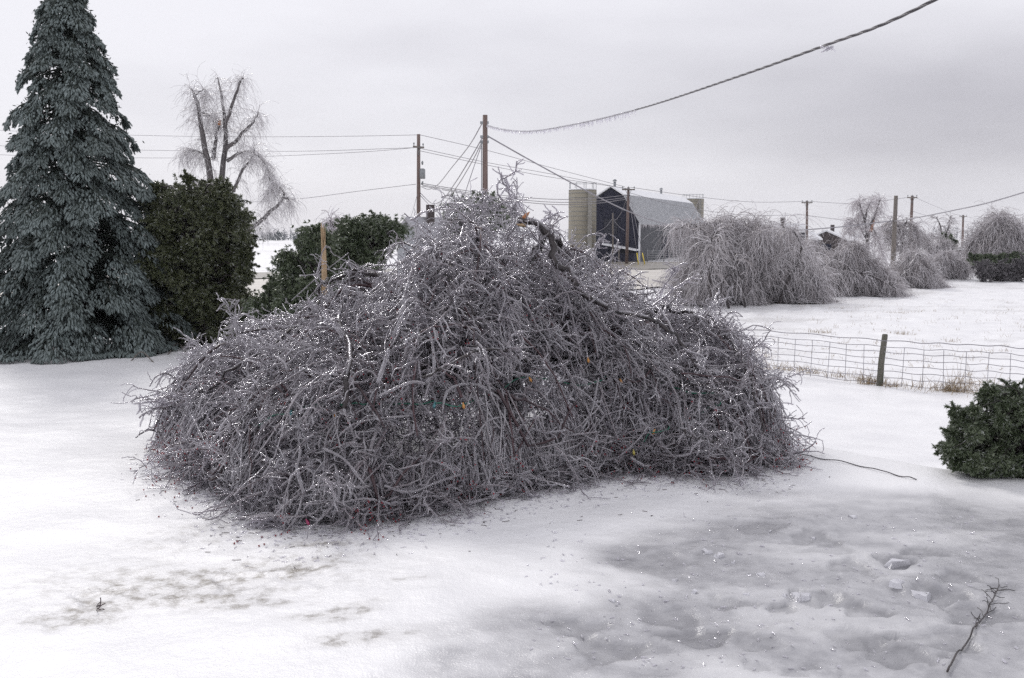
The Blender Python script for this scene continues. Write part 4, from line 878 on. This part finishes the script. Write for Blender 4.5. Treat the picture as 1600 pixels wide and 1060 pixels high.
V, F = tubes(IC, np.tile([.05, .008], (260, 1)), 4); mesh_np('eave_icicles', V, F, ICE_FAR2, True, barn)['kind'] = 'stuff'
a = Acc(); a.box(bp(WE - .02, HE / 2, -.03), (.22, .1, HE - .3), rz=-math.atan2(ax[0], ax[1])); a.build('corner_board', SNOWR, barn, smooth=False)
a = Acc(); a.box(bp(WE - .03, 1.9, Lb * .33), (.12, 4.4, 3.4), rz=-math.atan2(ax[0], ax[1])); a.build('sliding_door', BARNW, barn, smooth=False)
a = Acc(); a.box(bp(0, 5.0, -.04), (1.6, .1, 1.8), rz=-math.atan2(ax[0], ax[1])); a.build('hay_door', simple('door_boards', (.035, .037, .05), (.02, .02, .03), rough=.9), barn, smooth=False)
# lean-to at the foot of the gable
a = Acc(); a.box(bp(1.9, .85, -1.3), (3.2, 1.9, 1.7), rz=-math.atan2(ax[0], ax[1])); a.build('lean_to', BARNW, barn, smooth=False)
a = Acc(); a.prism([bp(-.4, 2.75, -2.6), bp(3.75, 2.05, -2.6), bp(3.75, 2.18, -2.6), bp(-.4, 2.92, -2.6)], ax * 2.5); a.build('lean_to_roof', SNOWR, barn, smooth=False)
a = Acc(); a.box(bp(1.7, 1.15, -2.5), (.16, .16, 2.3)); a.build('post', GREYWOOD, barn, smooth=False)
adopt(barn)
def silo(cx, xr, ytop, Yd, label):
    c = at(cx, 400, Yd); r = xr * Yd / FPX; zt = at(cx, ytop, Yd)[2]; base = np.array([c[0], Yd, float(T(c[0], Yd)) - .3])
    root = empty('silo', base, label, 'silo', 'silos beside the barn')
    zz = np.linspace(base[2], zt, 2); S = 40; a = Acc()
    a.tube([base, (base[0], base[1], zt)], r, S); a.build('shell', CONC, root)
    for k in range(16):
        zc = base[2] + (zt - base[2]) * (k + .8) / 16.5
        h = Acc(); th = np.linspace(0, 2 * np.pi, 41); h.tube(np.stack([base[0] + (r + .02) * np.cos(th), base[1] + (r + .02) * np.sin(th), np.full(41, zc)], 1), .025, 4, cap=False); h.build('hoop', METAL, root)
    rail = Acc(); th = np.linspace(0, 2 * np.pi, 41); rail.tube(np.stack([base[0] + r * .97 * np.cos(th), base[1] + r * .97 * np.sin(th), np.full(41, zt + .75)], 1), .02, 4, cap=False)
    for k in range(9): t_ = k * 2 * np.pi / 9; p = np.array([base[0] + r * .97 * math.cos(t_), base[1] + r * .97 * math.sin(t_), zt]); rail.tube([p, p + (0, 0, .85)], .03, 4)
    rail.build('railing', METAL, root)
    s_ = Acc(); s_.tube([(base[0], base[1], zt - .02), (base[0], base[1], zt + .1), (base[0], base[1], zt + .2)], [r * 1.02, r * .98, r * .3], 40); s_.build('snow_cap', SNOWR, root)
    ch = Acc(); ch.box((base[0] + r * .45, base[1] - r * .92, (base[2] + zt) / 2), (.5, .4, (zt - base[2]) * .96)); ch.build('chute', simple('chute_grey', (.34, .33, .30), (.24, .23, .21), rough=.8), root, smooth=False)
    adopt(root); return root
silo(909.5, 21.5, 297, 113, 'wide pale concrete stave silo at the left front of the barn')
silo(1081, 16.5, 311, 172, 'tan silo standing behind the far right end of the barn')
# tubular gate beside the barn
g0 = at(1012, 398, 112); g1 = at(1062, 398, 112); gt = empty('farm_gate', (g0[0], g0[1], float(T(g0[0], 112))), 'grey tubular farm gate in the snow right of the barn', 'gate')
zb = float(T(g0[0], 112))
for k in range(5):
    Acc().tube([(g0[0], 112, zb + .35 + k * .27), (g1[0], 112, zb + .35 + k * .27)], .035, 6).build('rail', METAL, gt)
for p in (g0, (g0 + g1) / 2, g1): Acc().tube([(p[0], 112, zb - .05), (p[0], 112, zb + 1.6)], .05, 6).build('upright', METAL, gt)
adopt(gt)
def house(label, px, w_px, y_eave, y_ridge, Yd, wallm, L=9, gable_front=True, roofm=SNOWR, cat='house', rz=0.35, wall_h=None, name='house'):
    m = Yd / FPX; c = at(px, 400, Yd); base = np.array([c[0], Yd, float(T(c[0], Yd)) - .2]); root = empty(name, base, label, cat)
    ze = at(px, y_eave, Yd)[2]; zr = at(px, y_ridge, Yd)[2]; W = w_px * m / 2; u = np.array([math.cos(rz), math.sin(rz) * -1, 0]); v = np.array([math.sin(rz), math.cos(rz), 0])
    def q(a_, h_, l_): p = base + u * a_ + v * l_; return np.array([p[0], p[1], h_])
    a = Acc(); a.prism([q(-W, base[2], 0), q(W, base[2], 0), q(W, ze, 0), q(0, zr, 0), q(-W, ze, 0)], v * L); a.build('wall', wallm, root, smooth=False)
    for s_ in (1, -1):
        sl_ = (zr - ze) / W; o_ = .35
        a = Acc(); a.prism([q(0, zr + .03, -o_), q(s_ * (W + o_), ze - sl_ * o_ + .03, -o_), q(s_ * (W + o_), ze - sl_ * o_ + .25, -o_), q(0, zr + .28, -o_)], v * (L + 2 * o_)); a.build('roof', roofm, root, smooth=False)
    a = Acc(); p = q(.4, zr, L * .3); a.box((p[0], p[1], zr + .45), (.5, .5, 1.2)); a.build('chimney', BRICK, root, smooth=False)
    a = Acc(); p = q(0, (ze + base[2]) / 2 + .3, -.03); a.box(p, (W * .5, .08, 1.0), rz=-rz); a.build('window', BARNW, root, smooth=False)
    adopt(root); return root
house('brown gabled house with snow on its roof behind the low iced bushes', 1290, 62, 376, 362, 150, BRICK, L=12, rz=.45)
house('small black shed gable poking above the widest iced tree', 1203, 14, 360, 352.5, 130, BARNW, L=7, cat='shed', rz=.9, name='shed')
house('low dark shed with a snow covered roof between the iced trees', 1238, 24, 374, 366, 140, BARNW, L=7, cat='shed', rz=.7, name='shed')
house('low white roofed house in front of the far right iced tree', 1500, 52, 399, 390, 118, BRICK, L=8, rz=.9)
house('small grey house half hidden behind the heap near the transformer pole', 640, 46, 372, 346, 60, simple('pale_siding', (.42, .44, .48), (.36, .38, .42), rough=.8), L=6, rz=.5, roofm=simple('icy_shingle', (.40, .40, .43), (.33, .33, .36), rough=.5))

# ================================================================== POLES AND WIRES
def pole(px0, ytop, Yd, r, label, cross=None, lean=0.0, transformer=False, pins=3, mat=POLE, extra=None, cat='utility pole'):
    """lean: pixels the foot lies to the left of the top"""
    top = at(px0, ytop, Yd); foot = at(px0 - lean, 420, Yd); base = np.array([foot[0], Yd, float(T(foot[0], Yd))])
    root = empty('utility_pole', base, label, cat, 'wooden utility poles')
    Acc().tube([base + (0, 0, -.1), (base + top) / 2, top], np.array([r * 1.12, r, r * .85]), 12).build('shaft', mat, root)
    if cross:
        wpx, yc, ang = cross; c = at(px0 - lean * (yc - ytop) / 120, yc, Yd - r * 1.2); hw = wpx * Yd / FPX / 2
        d_ = np.array([math.cos(ang), math.sin(ang), 0])
        b_ = Acc(); b_.box(c, (2 * hw / max(.3, math.cos(ang)), .12, .14), rz=ang); x_ = b_.build('crossarm', GREYWOOD, root, smooth=False)
        for k in range(pins):
            p = c + d_ * (hw / max(.3, math.cos(ang))) * (-.9 + 1.8 * k / (pins - 1)); Acc().tube([p + (0, 0, .07), p + (0, 0, .16), p + (0, 0, .22), p + (0, 0, .34)], [.03, .03, .075, .05], 7).build('insulator', METAL, root)
        for s_ in (-1, 1): Acc().tube([c + d_ * s_ * hw * .5, c + (0, 0, -.7)], .025, 4).build('brace', METAL, root)
    if transformer:
        p = at(px0 + 6, 272, Yd - .1); Acc().tube([p + (0, 0, -.42), p + (0, 0, -.38), p + (0, 0, .38), p + (0, 0, .46)], [.22, .25, .25, .14], 14).build('transformer', METAL, root)
        p = at(px0 + 6, 258, Yd - .1); Acc().tube([p, p + (0, 0, .2), p + (0, 0, .35)], [.05, .10, .04], 8).build('bushing', METAL, root)
        p = at(px0 + 5, 289, Yd - .1); Acc().tube([p, p + (.1, 0, .3)], [.10, .06], 8).build('cable_bracket', METAL, root)
    if extra: extra(root)
    adopt(root); return root
pole(654, 210, 83, .17, 'utility pole with grey transformer can left of the tallest pole', cross=(14, 230, 0.9), transformer=True, pins=2)
def p2x(root):
    for y_ in (192, 214, 222): p = at(757, y_, 52); Acc().box(p, (.46, .14, .14)).build('bracket', METAL, root, smooth=False)
    Acc().tube([at(752.5, 222, 51.9), at(752.5, 330, 51.9)], .03, 5).build('conduit', METAL, root)
pole(758, 180, 52, .15, 'tallest reddish pole behind the heap holding the twisted overhead cable', extra=p2x)
pole(982, 293, 105, .16, 'leaning crossarm pole standing in front of the barn', cross=(20, 296.5, .1), lean=3)
pole(957.5, 333, 110, .10, 'short grey pole beside the barn gable with looped wires', mat=GREYWOOD)
pole(1261, 314, 130, .17, 'distant crossarm pole left of the brown gabled house', cross=(17, 317, .1), lean=1)
pole(1400, 306, 70, .16, 'thick bare pole without crossarm among the iced trees', lean=5, mat=GREYWOOD)
pole(1425.5, 306, 122, .19, 'distant crossarm pole just right of the thick bare pole', cross=(16, 309, .1), lean=5)
pole(1505, 336, 200, .22, 'farthest small crossarm pole at the right near the rounded tree', cross=(12, 338.5, .1), lean=3)
def wire(label, pts_, r, mat=WIRE, n=60, name='power_line', group='overhead power lines', cat='wire'):
    P = spline([at(*p) for p in pts_], n); o = Acc().tube(P, r, 5).build(name, mat); return tag(o, label, cat, group)
# lines to the left
wire('topmost thin line running left from the transformer pole behind the spruce', [(654, 211, 83), (550, 213, 85), (400, 214, 88), (230, 212, 91), (22, 205, 95), (-300, 186, 100)], .022)
wire('upper of the two thin lines leaving the crossarm of the transformer pole to the left', [(647, 231, 83), (500, 236, 85), (400, 236.5, 88), (230, 235, 91), (22, 229, 95), (-300, 212, 100)], .022)
wire('lower of the two thin lines leaving the crossarm of the transformer pole to the left', [(660, 230, 82.6), (560, 238, 85), (400, 245, 88), (230, 247, 91), (22, 243, 95), (-300, 225, 100)], .022)
wire('lowest line sloping left from the transformer pole towards the broken tree', [(650, 288, 83), (560, 299, 84), (455, 312, 87), (330, 318, 92), (100, 322, 100)], .024)
# transformer pole to barn pole
for i, (y0_, m1, m2, y1_) in enumerate([(211, 235, 262, 292), (232, 254, 272, 296), (236, 258, 277, 296)]):
    wire(['top line from the transformer pole down to the pole before the barn', 'upper crossarm line from the transformer pole to the pole before the barn', 'lower crossarm line from the transformer pole to the pole before the barn'][i], [(656, y0_, 83), (760, m1, 89), (860, m2, 96), (982 + (i - 1) * 6, y1_, 104.6)], .024)
for i, dy in enumerate((0, 4.5, 8)):
    wire(['upper', 'middle', 'lower'][i] + ' of three sagging cables crossing behind the heap towards the barn', [(660, 287 + dy * .5, 83), (755, 302 + dy * .7, 89), (850, 311 + dy, 96), (920, 311 + dy, 100), (981, 305 + dy * .8, 104.8)], .032)
# drops between the two poles
wire('slack cable looping from the top of the tallest pole down to the transformer', [(754, 192, 52), (733, 228, 57), (706, 262, 66), (685, 288, 75), (670, 296, 80), (658, 292, 83)], .032)
wire('inner slack cable from the tallest pole dipping low before the transformer pole', [(754, 215, 52), (735, 248, 57), (712, 285, 64), (692, 312, 72), (675, 318, 79), (657, 302, 83)], .035)
wire('second slack cable beside the dipping one between the two poles', [(754, 220, 52), (737, 254, 57), (714, 292, 64), (694, 318, 72), (676, 324, 79), (657, 306, 83)], .030)
wire('steep straight stay wire dropping left from the tallest pole', [(754, 222, 52), (738, 268, 52.4), (722, 316, 53), (712, 345, 53.5)], .022)
wire('thin stay wire slanting down beside the transformer pole', [(653, 300, 83), (645, 330, 82), (637, 352, 81)], .018)
# pole -> right, passing before the barn
wire('pale thick cable sloping from the tallest pole down across the barn', [(762, 213, 52), (820, 246, 54), (880, 279, 56), (940, 311, 58), (990, 334, 60), (1040, 350, 62), (1100, 358, 64), (1200, 362, 66), (1300, 356, 68), (1397, 345, 70)], .042)
wire('line rising from the thick bare pole to the right edge', [(1397, 346, 70), (1430, 341, 64), (1490, 329, 56), (1552, 315, 48), (1700, 270, 36)], .035)
wire('thin top line from the barn pole to the distant crossarm pole', [(985, 293, 105), (1100, 309, 113), (1180, 316, 122), (1261, 315, 130)], .026)
wire('lower thin line from the barn pole to the distant crossarm pole', [(985, 302, 105), (1060, 322, 110), (1160, 336, 120), (1259, 336, 130)], .026)
wire('thin top line between the distant pole and the one right of the bare pole', [(1262, 315, 130), (1340, 318, 126), (1425, 308, 122)], .026)
wire('sagging cable from the distant pole to the thick bare pole', [(1262, 337, 130), (1310, 343, 112), (1355, 347, 90), (1397, 346, 70)], .032)
wire('upper thin line descending to the farthest small pole', [(1428, 308, 122), (1465, 324, 160), (1505, 338, 200), (1580, 350, 280)], .030)
wire('lower thin line descending to the farthest small pole', [(1425, 330, 122), (1465, 342, 160), (1505, 346, 200), (1580, 354, 280)], .030)
for i, (x_, yb_2, x0_) in enumerate([(998, 408, 982), (1008, 412, 983)]):
    gw = empty('guy_wire', ground0(x_, yb_2), ['left', 'right'][i] + ' guy wire of the barn pole with a yellow guard at its foot', 'guy wire', 'guy wires of the barn pole')
    f_ = at(x_, yb_2, 103); f_[2] = float(T(f_[0], 103)); gw.location = f_; t_ = at(x0_, 300, 105)
    Acc().tube([f_, t_], .025, 5).build('cable', WIRE, gw); e = f_ + (t_ - f_) * .17; Acc().tube([f_ + (t_ - f_) * .01, e], .06, 6).build('guard', YELLOW, gw); adopt(gw)
wire('loose wire looping from the short grey pole up to the pole before the barn', [(958, 342, 110), (963, 343, 109), (972, 330, 107), (980, 308, 105)], .026)
wire('drooping wire from the short grey pole to the left across the silo', [(957, 342, 110), (945, 356, 110), (925, 366, 111), (905, 370, 111)], .030)
wire('short wire sagging from the short grey pole to the right behind the barn pole', [(958, 343, 110), (966, 353, 109.5), (976, 361, 109)], .024)
# twisted service cable overhead
A_ = spline([at(760, 196, 52), at(790, 203, 42), at(830, 205, 33.9), at(900, 194, 25.2), at(1000, 170, 18.4), at(1150, 121, 13.1), at(1290, 71, 10.4), at(1390, 34, 9.0), at(1560, -50, 7.4)], 40)
# resample evenly
seg = np.concatenate([[0], np.cumsum(np.linalg.norm(np.diff(A_, axis=0), axis=1))]); ns = 1400
u_ = np.linspace(0, seg[-1], ns); B_ = np.stack([np.interp(u_, seg, A_[:, k]) for k in range(3)], 1)
for _ in range(6): B_[1:-1] = (B_[:-2] + B_[1:-1] * 2 + B_[2:]) / 4
tg = unit(np.gradient(B_, axis=0)); sA = unit(np.cross(tg, [0, 0, 1])); sB = np.cross(tg, sA)
sc_root = empty('overhead_service_cable', B_[0], 'twisted dark overhead cable rising from the tallest pole, ice sleeved near the pole', 'cable')
for k in range(3):
    ph = u_ * 2 * np.pi / .85 + k * 2.094; rad = .0085
    Acc().tube(B_ + rad * (sA * np.cos(ph)[:, None] + sB * np.sin(ph)[:, None]), .0085, 5).build('strand', WIRED, sc_root)
frac = np.where(B_[:, 1] > 18.6)[0]; icA = Acc(); q = B_[frac]; icA.tube(q, .021 * (1 + .5 * np.sin(np.arange(len(q)) * .9) * rng.random(len(q))) * (q[:, 1] / 30) ** .4, 6)
ii = rng.choice(frac, 380); V, F = tubes(grow(B_[ii] - [0, 0, .02], np.tile([0, 0, -1.], (380, 1)) + rng.normal(size=(380, 3)) * .3, rng.uniform(.04, .14, 380), K=3, grav=.5, wander=.05), np.tile([.014, .009, .003], (380, 1)), 4); icA.add(V, F)
p = at(1290, 73, 10.4); 
for k in range(7): icA.tube([p + (random.uniform(-.12, .12), 0, 0), p + (random.uniform(-.12, .12), 0, -random.uniform(.02, .06))], [.014, .006], 5)
icA.build('ice_sleeve', ICE_THICK, sc_root); adopt(sc_root)

# ================================================================== WIRE FENCE
fp = [(1060, 503, 572), (1145, 513, 578), (1378, 529, 603), (1552, 547, 618), (1700, 562, 632)]
fbase = np.array([ground0(a, c) for a, _, c in fp]); fln = spline(fbase, 120)
fln[:, 2] = T(fln[:, 0], fln[:, 1])
fence = empty('wire_fence', ground0(1378, 603), 'woven wire fence with square mesh along the far edge of the yard', 'fence')
hF = 1.02
for k, h_ in enumerate([.06, .20, .34, .48, .62, .76, .88, hF]):
    Pw = fln + np.array([0, 0, h_]); Pw[:, 2] += .012 * np.sin(np.arange(120) * .7 + k); Acc().tube(Pw, .0075 if k < 7 else .010, 5).build('line_wire', WIRE, fence)
dist = np.concatenate([[0], np.cumsum(np.linalg.norm(np.diff(fln, axis=0), axis=1))]); k_ = 0
for s_ in np.arange(.1, dist[-1], .42):
    p = np.array([np.interp(s_, dist, fln[:, j]) for j in range(3)]); Acc().tube([p + (0, 0, .03), p + (random.uniform(-.03, .03), 0, .88)], .0065, 5).build('stay_wire', WIRE, fence)
for (a, c) in ((1378, 603), (1072, 570), (1700, 632)):
    p = ground0(a, c); p[2] = float(T(p[0], p[1])); tl = .05
    Pp = np.array([p + (-.03, .05, -.1), p + (-.02, .05, .5), p + (.035, .05, 1.13), p + (.035, .05, 1.15)]); Acc().tube(Pp, np.array([.075, .068, .062, .05]), 10).build('post', FENCEP, fence)
adopt(fence)
# dry grass along the fence and in the field
gs_, gl_ = [], []
def tuft(px, py, n, r, L):
    g = ground0(px, py)
    for i in range(n):
        x_ = g[0] + random.gauss(0, r); y_ = g[1] + random.gauss(0, r * .5); gs_.append((x_, y_, float(smooth_T(x_, y_)))); gl_.append(L * random.uniform(.4, 1.2))
for px, py, n_, r, L in [(1360, 600, 130, .16, .22), (1395, 604, 60, .12, .16), (1488, 612, 170, .20, .28), (1245, 580, 60, .22, .2), (1270, 584, 50, .18, .2), (1205, 578, 60, .25, .2), (1310, 590, 40, .2, .22), (1340, 594, 40, .2, .3), (1430, 607, 40, .4, .3), (1520, 615, 40, .4, .35), (1280, 520, 60, .25, .18), (1410, 522, 50, .25, .16), (1400, 490, 30, .3, .15), (1530, 606, 30, .2, .4), (1180, 574, 40, .3, .2), (1500, 600, 30, .15, .55), (1190, 560, 20, .3, .5)]:
    tuft(px, py, n_, r, L)
for i in range(260):
    px = random.uniform(1180, 1600); py = random.uniform(470, 580); tuft(px, py, random.randint(1, 5), .12, .13)
gs_ = np.array(gs_); gl_ = np.array(gl_); gs_[:, 2] = T(gs_[:, 0], gs_[:, 1])
G = grow(gs_, rng.normal(size=gs_.shape) * .35 + [0, 0, 1], gl_, K=4, grav=.7, wander=.12); V, F = tubes(G, np.tile([.005, .004, .003, .001], (len(gs_), 1)), 3)
tag(mesh_np('dry_grass', V, F, GRASS), 'tan dry grass tufts poking through the snow along the wire fence and in the field', 'grass', kind='stuff')
# debris twigs at the front left
gs2 = np.array([ground(random.gauss(150, 8), random.gauss(944, 4)) for _ in range(8)]); G = grow(gs2, rng.normal(size=gs2.shape) * .8 + [0, 0, .8], rng.uniform(.03, .08, 8), K=4, grav=1.2, wander=.25)
V, F = tubes(G, np.full(G.shape[:2], .003), 4); tag(mesh_np('dead_weed', V, F, TWIG), 'small dead weed poking out of a dirty patch at the front left', 'weed')

# ================================================================== THINGS ON THE SNOW
P = spline([ground(1205, 698), ground(1240, 708), ground(1290, 717), ground(1345, 730), ground(1405, 745), ground(1432, 750)], 60); P[:, 2] = T(P[:, 0], P[:, 1]) + .012 + .006 * np.sin(np.arange(60) * .5)
tag(Acc().tube(P, .005, 6).build('fallen_cable', WIRED), 'thin dark cable lying across the snow right of the heap', 'cable')
P = spline([ground(1480, 1052), ground(1500, 1018), ground(1525, 980), ground(1548, 945), ground(1562, 915)], 30); P[:, 2] = T(P[:, 0], P[:, 1]) + .015 + rng.normal(size=30) * .002
s, t = sample_on(P[None], 26, .5, 1); sp = grow(s, rng.normal(size=s.shape) * [1, 1, .3] + t * .5 + [-.3, 0, .1], rng.uniform(.04, .12, 26), K=5, grav=.2, wander=.3); sp[..., 2] = np.maximum(sp[..., 2], T(sp[..., 0], sp[..., 1]) + .01)
a = Acc(); a.tube(P, np.linspace(.0055, .003, 30), 7); V, F = tubes(sp, np.full(sp.shape[:2], .002), 5); a.add(V, F)
tag(a.build('fallen_branch', BARK), 'slender dark branch lying on the snow in the lower right corner', 'branch')
for pp, lb in ([(205, 566), (222, 562), (240, 570)], 'thin bent twig arched on the snow under the right side of the spruce'), ([(262, 556), (278, 546), (295, 556)], 'pale arched branch between the spruce foot and the cedar'):
    a, b_, c = (ground(*p) for p in pp); b_ = b_ + (0, 0, .10); P = spline([a, b_, c], 16); o = Acc().tube(P, .010, 6).build('fallen_twig', GREYWOOD); tag(o, lb, 'twig')
nd = 2600; dx = rng.uniform(-3.5, 2.9, nd); dy = np.interp(dx, xs_, yf_) - np.abs(rng.normal(size=nd)) * .35 + .15
dz = T(dx, dy) + .004; d0 = np.stack([dx, dy, dz], 1); dd = rng.normal(size=(nd, 3)) * [1, 1, .12]
Pd = np.stack([d0, d0 + unit(dd) * rng.uniform(.01, .05, (nd, 1))], 1); V, F = tubes(Pd, rng.uniform(.002, .006, (nd, 1)) * np.ones((1, 2)), 5)
tag(mesh_np('ice_crumbs', V, F, ICE_THICK), 'crumbs of clear ice shed onto the snow along the front of the heap', 'ice crumbs', kind='stuff')
nd = 260; dx = rng.uniform(-3.6, 2.9, nd); dy = np.interp(dx, xs_, yf_) - np.abs(rng.normal(size=nd)) * .45 + .15
d0 = np.stack([dx, dy, T(dx, dy) + .004], 1); Pd = grow(d0, rng.normal(size=(nd, 3)) * [1, 1, .1], rng.uniform(.02, .07, nd), K=4, grav=0, wander=.5); Pd[..., 2] = T(Pd[..., 0], Pd[..., 1]) + .004
V, F = tubes(Pd, np.full(Pd.shape[:2], .0022), 3)
tag(mesh_np('twig_litter', V, F, TWIG), 'litter of tiny broken twigs on the snow in front of the heap', 'twig litter', kind='stuff')
nd = 420; d0 = np.array([ground0(random.uniform(820, 1600), random.uniform(800, 1050)) for _ in range(nd)]); d0[:, 2] = T(d0[:, 0], d0[:, 1]) + .003
Pd = np.stack([d0, d0 + unit(rng.normal(size=(nd, 3)) * [1, 1, .15]) * rng.uniform(.006, .035, (nd, 1))], 1); V, F = tubes(Pd, rng.uniform(.002, .007, (nd, 1)) * np.ones((1, 2)), 5)
tag(mesh_np('ice_splinters', V, F, ICE_THICK), 'tiny clear splinters of ice strewn over the grey slush at the front right', 'ice splinters', kind='stuff')
chunks = []
CH = [(1126, 868, .05, 'flat'), (1190, 899, .035, 'bright'), (1205, 829, .03, ''), (1270, 835, .03, ''), (1408, 880, .10, ''), (1250, 930, .07, ''), (1105, 862, .045, ''), (1055, 905, .03, ''), (1168, 930, .03, ''), (1091, 926, .04, ''), (1333, 806, .04, ''), (1480, 820, .02, ''), (1500, 800, .02, ''), (1170, 900, .02, ''), (1440, 925, .09, ''), (1395, 915, .07, ''), (1225, 932, .025, ''), (1145, 876, .03, ''), (955, 943, .03, ''), (1460, 845, .02, ''), (1345, 812, .02, ''), (1285, 915, .02, '')]
CHM = ice_mat('ice_chunk_ice', .75, 1.0, tint=(.82, .82, .85), rough=.06, gl=.35, bscale=18)
for i, (px, py, r, _) in enumerate(CH):
    g = ground(px, py); n_ = 7; a_ = np.sort(rng.uniform(0, 2 * np.pi, n_)); rr = r * rng.uniform(.65, 1.2, n_); h_ = r * .45
    V = [(math.cos(t_) * q_, math.sin(t_) * q_, 0) for t_, q_ in zip(a_, rr)] + [(math.cos(t_) * q_ * .75, math.sin(t_) * q_ * .75, h_ * random.uniform(.7, 1.3)) for t_, q_ in zip(a_, rr)] + [(0, 0, h_ * 1.1)]
    Fc = [[k, (k + 1) % n_, n_ + (k + 1) % n_, n_ + k] for k in range(n_)] + [[n_ + k, n_ + (k + 1) % n_, 2 * n_] for k in range(n_)]
    me = bpy.data.meshes.new('ice_chunk'); me.from_pydata(V, [], Fc); me.materials.append(CHM); me.update()
    o = bpy.data.objects.new('ice_chunk', me); C.collection.objects.link(o); o.location = (g[0], g[1], float(T(g[0], g[1])) - .006)
    tag(o, 'clear flake of fallen ice lying on the grey slush at the front right', 'ice chunk', 'ice flakes on the slush')

# ================================================================== FAR TREELINE
A = Acc(); nT = 900
tx = rng.uniform(-420, 520, nT); ty = 500 + rng.uniform(0, 45, nT); tz = T(tx, ty); hh_ = rng.uniform(4, 8.5, nT) * (1 + .5 * vnoise(tx * .03, ty * 0)) * np.where(tx > 150, .75, 1)
st_ = np.stack([tx, ty, tz], 1)
tr_ = np.stack([st_, st_ + np.stack([0 * tx, 0 * tx, hh_], 1)], 1); V, F = tubes(tr_, np.tile([.14, .03], (nT, 1)), 3); A.add(V, F)
s, t = sample_on(tr_, 16000, .12, .97); q_ = grow(s, rng.normal(size=s.shape) * [1, 1, .4] + [0, 0, .5], rng.uniform(.8, 2.2, 16000), K=4, grav=.4, wander=.2)
V, F = tubes(q_, np.tile([.09, .08, .06, .03], (16000, 1)), 3); A.add(V, F)
FARM = simple('hazed_twigs', (.20, .20, .225), (.13, .13, .15), scale=.02, rough=.8, island=.5)  # distance haze is put into this pale grey-blue, besides the haze volume
o = A.build('far_treeline', FARM); tag(o, 'low grey line of bare distant woods along the horizon beyond the fields', 'woods', kind='stuff')
B2 = Acc(); n_ = 150; tx = rng.uniform(-330, -90, n_); ty = 470 + rng.uniform(0, 25, n_); s = np.stack([tx, ty, T(tx, ty)], 1)
p = s[:, None] + np.zeros((1, 60, 1)); p = p.reshape(-1, 3); u_ = rng.uniform(0, 1, len(p)); hh2 = np.repeat(rng.uniform(3, 6, n_), 60); p[:, 2] += u_ * hh2 * .9; an = rng.uniform(0, 6.28, len(p)); rr = (1 - u_) * 1.8 + .2
p[:, 0] += np.cos(an) * rr; p[:, 1] += np.sin(an) * rr; V, F = blades(p, np.stack([np.cos(an), np.sin(an), -an * 0 - .6], 1), np.full(len(p), 1.0), np.full(len(p), .28), 1, .4); B2.add(V, F)
o = B2.build('far_evergreens', simple('distant_green', (.075, .095, .10), (.05, .065, .07), scale=.05, rough=.8)); tag(o, 'darker band of distant evergreens in front of the bare woods at the left', 'woods', kind='stuff')

# ------------------------------------------------------------------ thin winter haze over the fields
HZ, nt, out = newmat('haze_air')
pv = N(nt, 'ShaderNodeVolumePrincipled'); pv.inputs['Color'].default_value = (.88, .90, .96, 1); pv.inputs['Density'].default_value = 0.00028; pv.inputs['Anisotropy'].default_value = 0.2
nt.links.new(pv.outputs[0], out.inputs['Volume'])
a = Acc(); a.box((0, 648, 8), (5800, 1320, 60)); o = a.build('haze', HZ, smooth=False); tag(o, kind='stuff')
